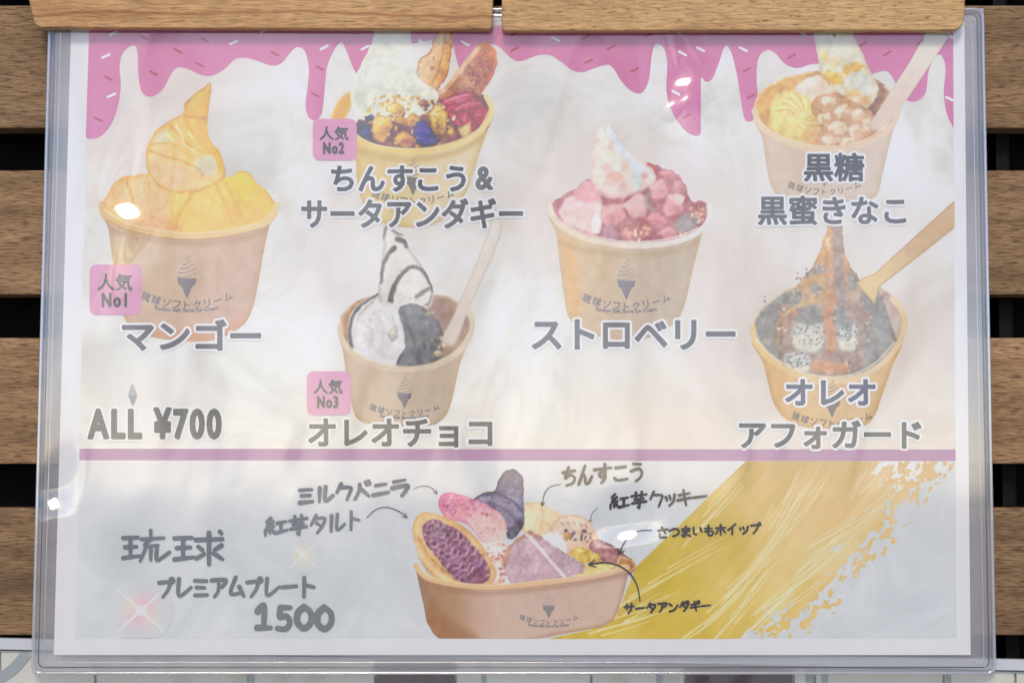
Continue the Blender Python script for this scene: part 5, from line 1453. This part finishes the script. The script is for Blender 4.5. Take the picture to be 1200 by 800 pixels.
# tart
shell = [(483.5, 624), (485, 610), (491, 602), (502, 600), (518, 604), (536, 612), (552, 624), (566, 640), (575, 656), (582, 672), (572, 686), (540, 686), (516, 682), (500, 668), (490, 650)]
cv.blob(shell, ('E0B684', 'D8AA76', (495, 610), (540, 680)), soft=.8, edge=('C48E58', 5, .5))
cv.line([(486, 636), (496, 654), (512, 670), (532, 684)], 5, 'E8C698', soft=1.8, op=.8, clip=True)
cv.line([(490, 630), (502, 650), (520, 668), (536, 680)], 1.8, 'B98450', soft=1, op=.7, clip=True)
fill = [(495, 620), (499, 611), (508, 608), (522, 613), (538, 622), (552, 636), (564, 650), (573, 664), (573, 678), (560, 684), (540, 681), (524, 668), (508, 648), (498, 634)]
cv.blob(fill, ('9A6C80', '8A5670', (505, 615), (555, 678)), soft=.9, edge=('6E4658', 5, .6))
fm = cv.mask(fill)
r = np.random.default_rng(8)
for ring in range(12):          # piped ripples spreading from the head of the tart
    rad = 5 + ring * 6.6
    n_ = 5 + ring
    for k in range(n_):
        a0 = R(-32 + 150 * k / n_) + r.normal(0, .05); a1 = a0 + R(150 / n_) * 1.1
        cx, cy = 503, 609
        arc = [(cx + (rad + b_) * math.cos(a_), cy + (rad + b_) * math.sin(a_)) for a_, b_ in ((a0, 0), ((a0 + a1) / 2, 3.4), (a1, 0))]
        low = [(x_ + 1.6, y_ + 2.0) for x_, y_ in arc]; hi = [(x_ - 1.0, y_ - 1.6) for x_, y_ in arc]
        cv.line(low, 2.6, ['5E3A50', '6A4259', '70506A'][(ring + k) % 3], 1.6, soft=.9, op=.8, clip=fm)
        cv.line(hi, 2.4, ['C594A8', 'B57E96', 'D0A6B4', 'A87088'][(ring * 2 + k) % 4], 1.4, soft=.9, op=.85, clip=fm)
cv.oval(512, 622, 9, 8, 'A8909A', soft=4, op=.5, clip=fm)
cv.line([(520, 620), (528, 628), (524, 636)], 5, '70606C', 3, soft=2, op=.6, clip=fm)
cv.specks([(560, 650), (576, 646), (590, 664), (586, 684), (572, 682)], 26, 1, 2.6, ['C98E70', 'B47460', 'DCAE8E', 'A0606A'], 72)
# box
cv.end_food(0.10, 1.1, 5, 0.10, 160)
box_ = [(487, 664), (496, 675), (512, 681), (540, 686.5), (575, 688), (620, 684), (670, 678.5), (712, 672), (735, 664), (736, 672), (730, 698), (724, 716), (718, 727), (706, 734), (660, 742), (610, 752), (520, 752), (508, 742), (500, 728), (496, 706), (491, 684)]
cv.blob(box_, ('AA8468', 'C6ACA0', (515, 720), (585, 715)), smooth=False, soft=.8, edge=('A67C5E', 6, .45))  # darker left, paler right: edge of a reflection put into the box colour
cv.blob([(488, 668), (500, 680), (503, 730), (496, 712), (490, 690)], '9A7A66', soft=4, op=.7, clip=True)
cv.blob([(508, 742), (500, 726), (506, 700), (520, 720), (560, 748), (520, 752)], '936646', soft=7, op=.5, clip=True)
cv.line([(492, 680), (512, 688), (540, 693), (576, 694.5), (620, 691), (680, 683), (732, 673)], 6, 'A07860', soft=3, op=.4, clip=True)
cv.line([(487, 662), (496, 674), (512, 680.5), (540, 685.5), (576, 687.5), (620, 684), (672, 678), (712, 671.5), (735, 664)], 5.5, ('E0B68C', 'DDB79A', (490, 670), (730, 668)), soft=.7)
cv.line([(490, 664), (500, 673), (516, 678.5), (542, 683), (576, 685), (620, 681.5), (672, 675.5), (712, 669), (733, 662)], 1.5, 'EDCDA8', soft=.7, op=.8)
cv.mottle(0.022, 7, 18)
o = cv.build('dessert_plate_picture', 3, sheet, in_print); o['label'] = 'printed picture of a kraft box filled with tart, cakes and cookies'
emblem(o, 643, 722, 0.64, '8A868A')

# small faded cone mark above the price
cv = Canvas(146, 446, 166, 478, .5)
cv.blob([(151, 462), (160, 462), (159, 468), (155.5, 475), (152, 468)], 'AFAFB2', soft=.8)
cv.blob([(151, 462), (152, 456), (155, 450), (158, 455), (160, 462)], 'C2C2C4', soft=1)
cv.build('faded_cone_mark', 3, sheet)
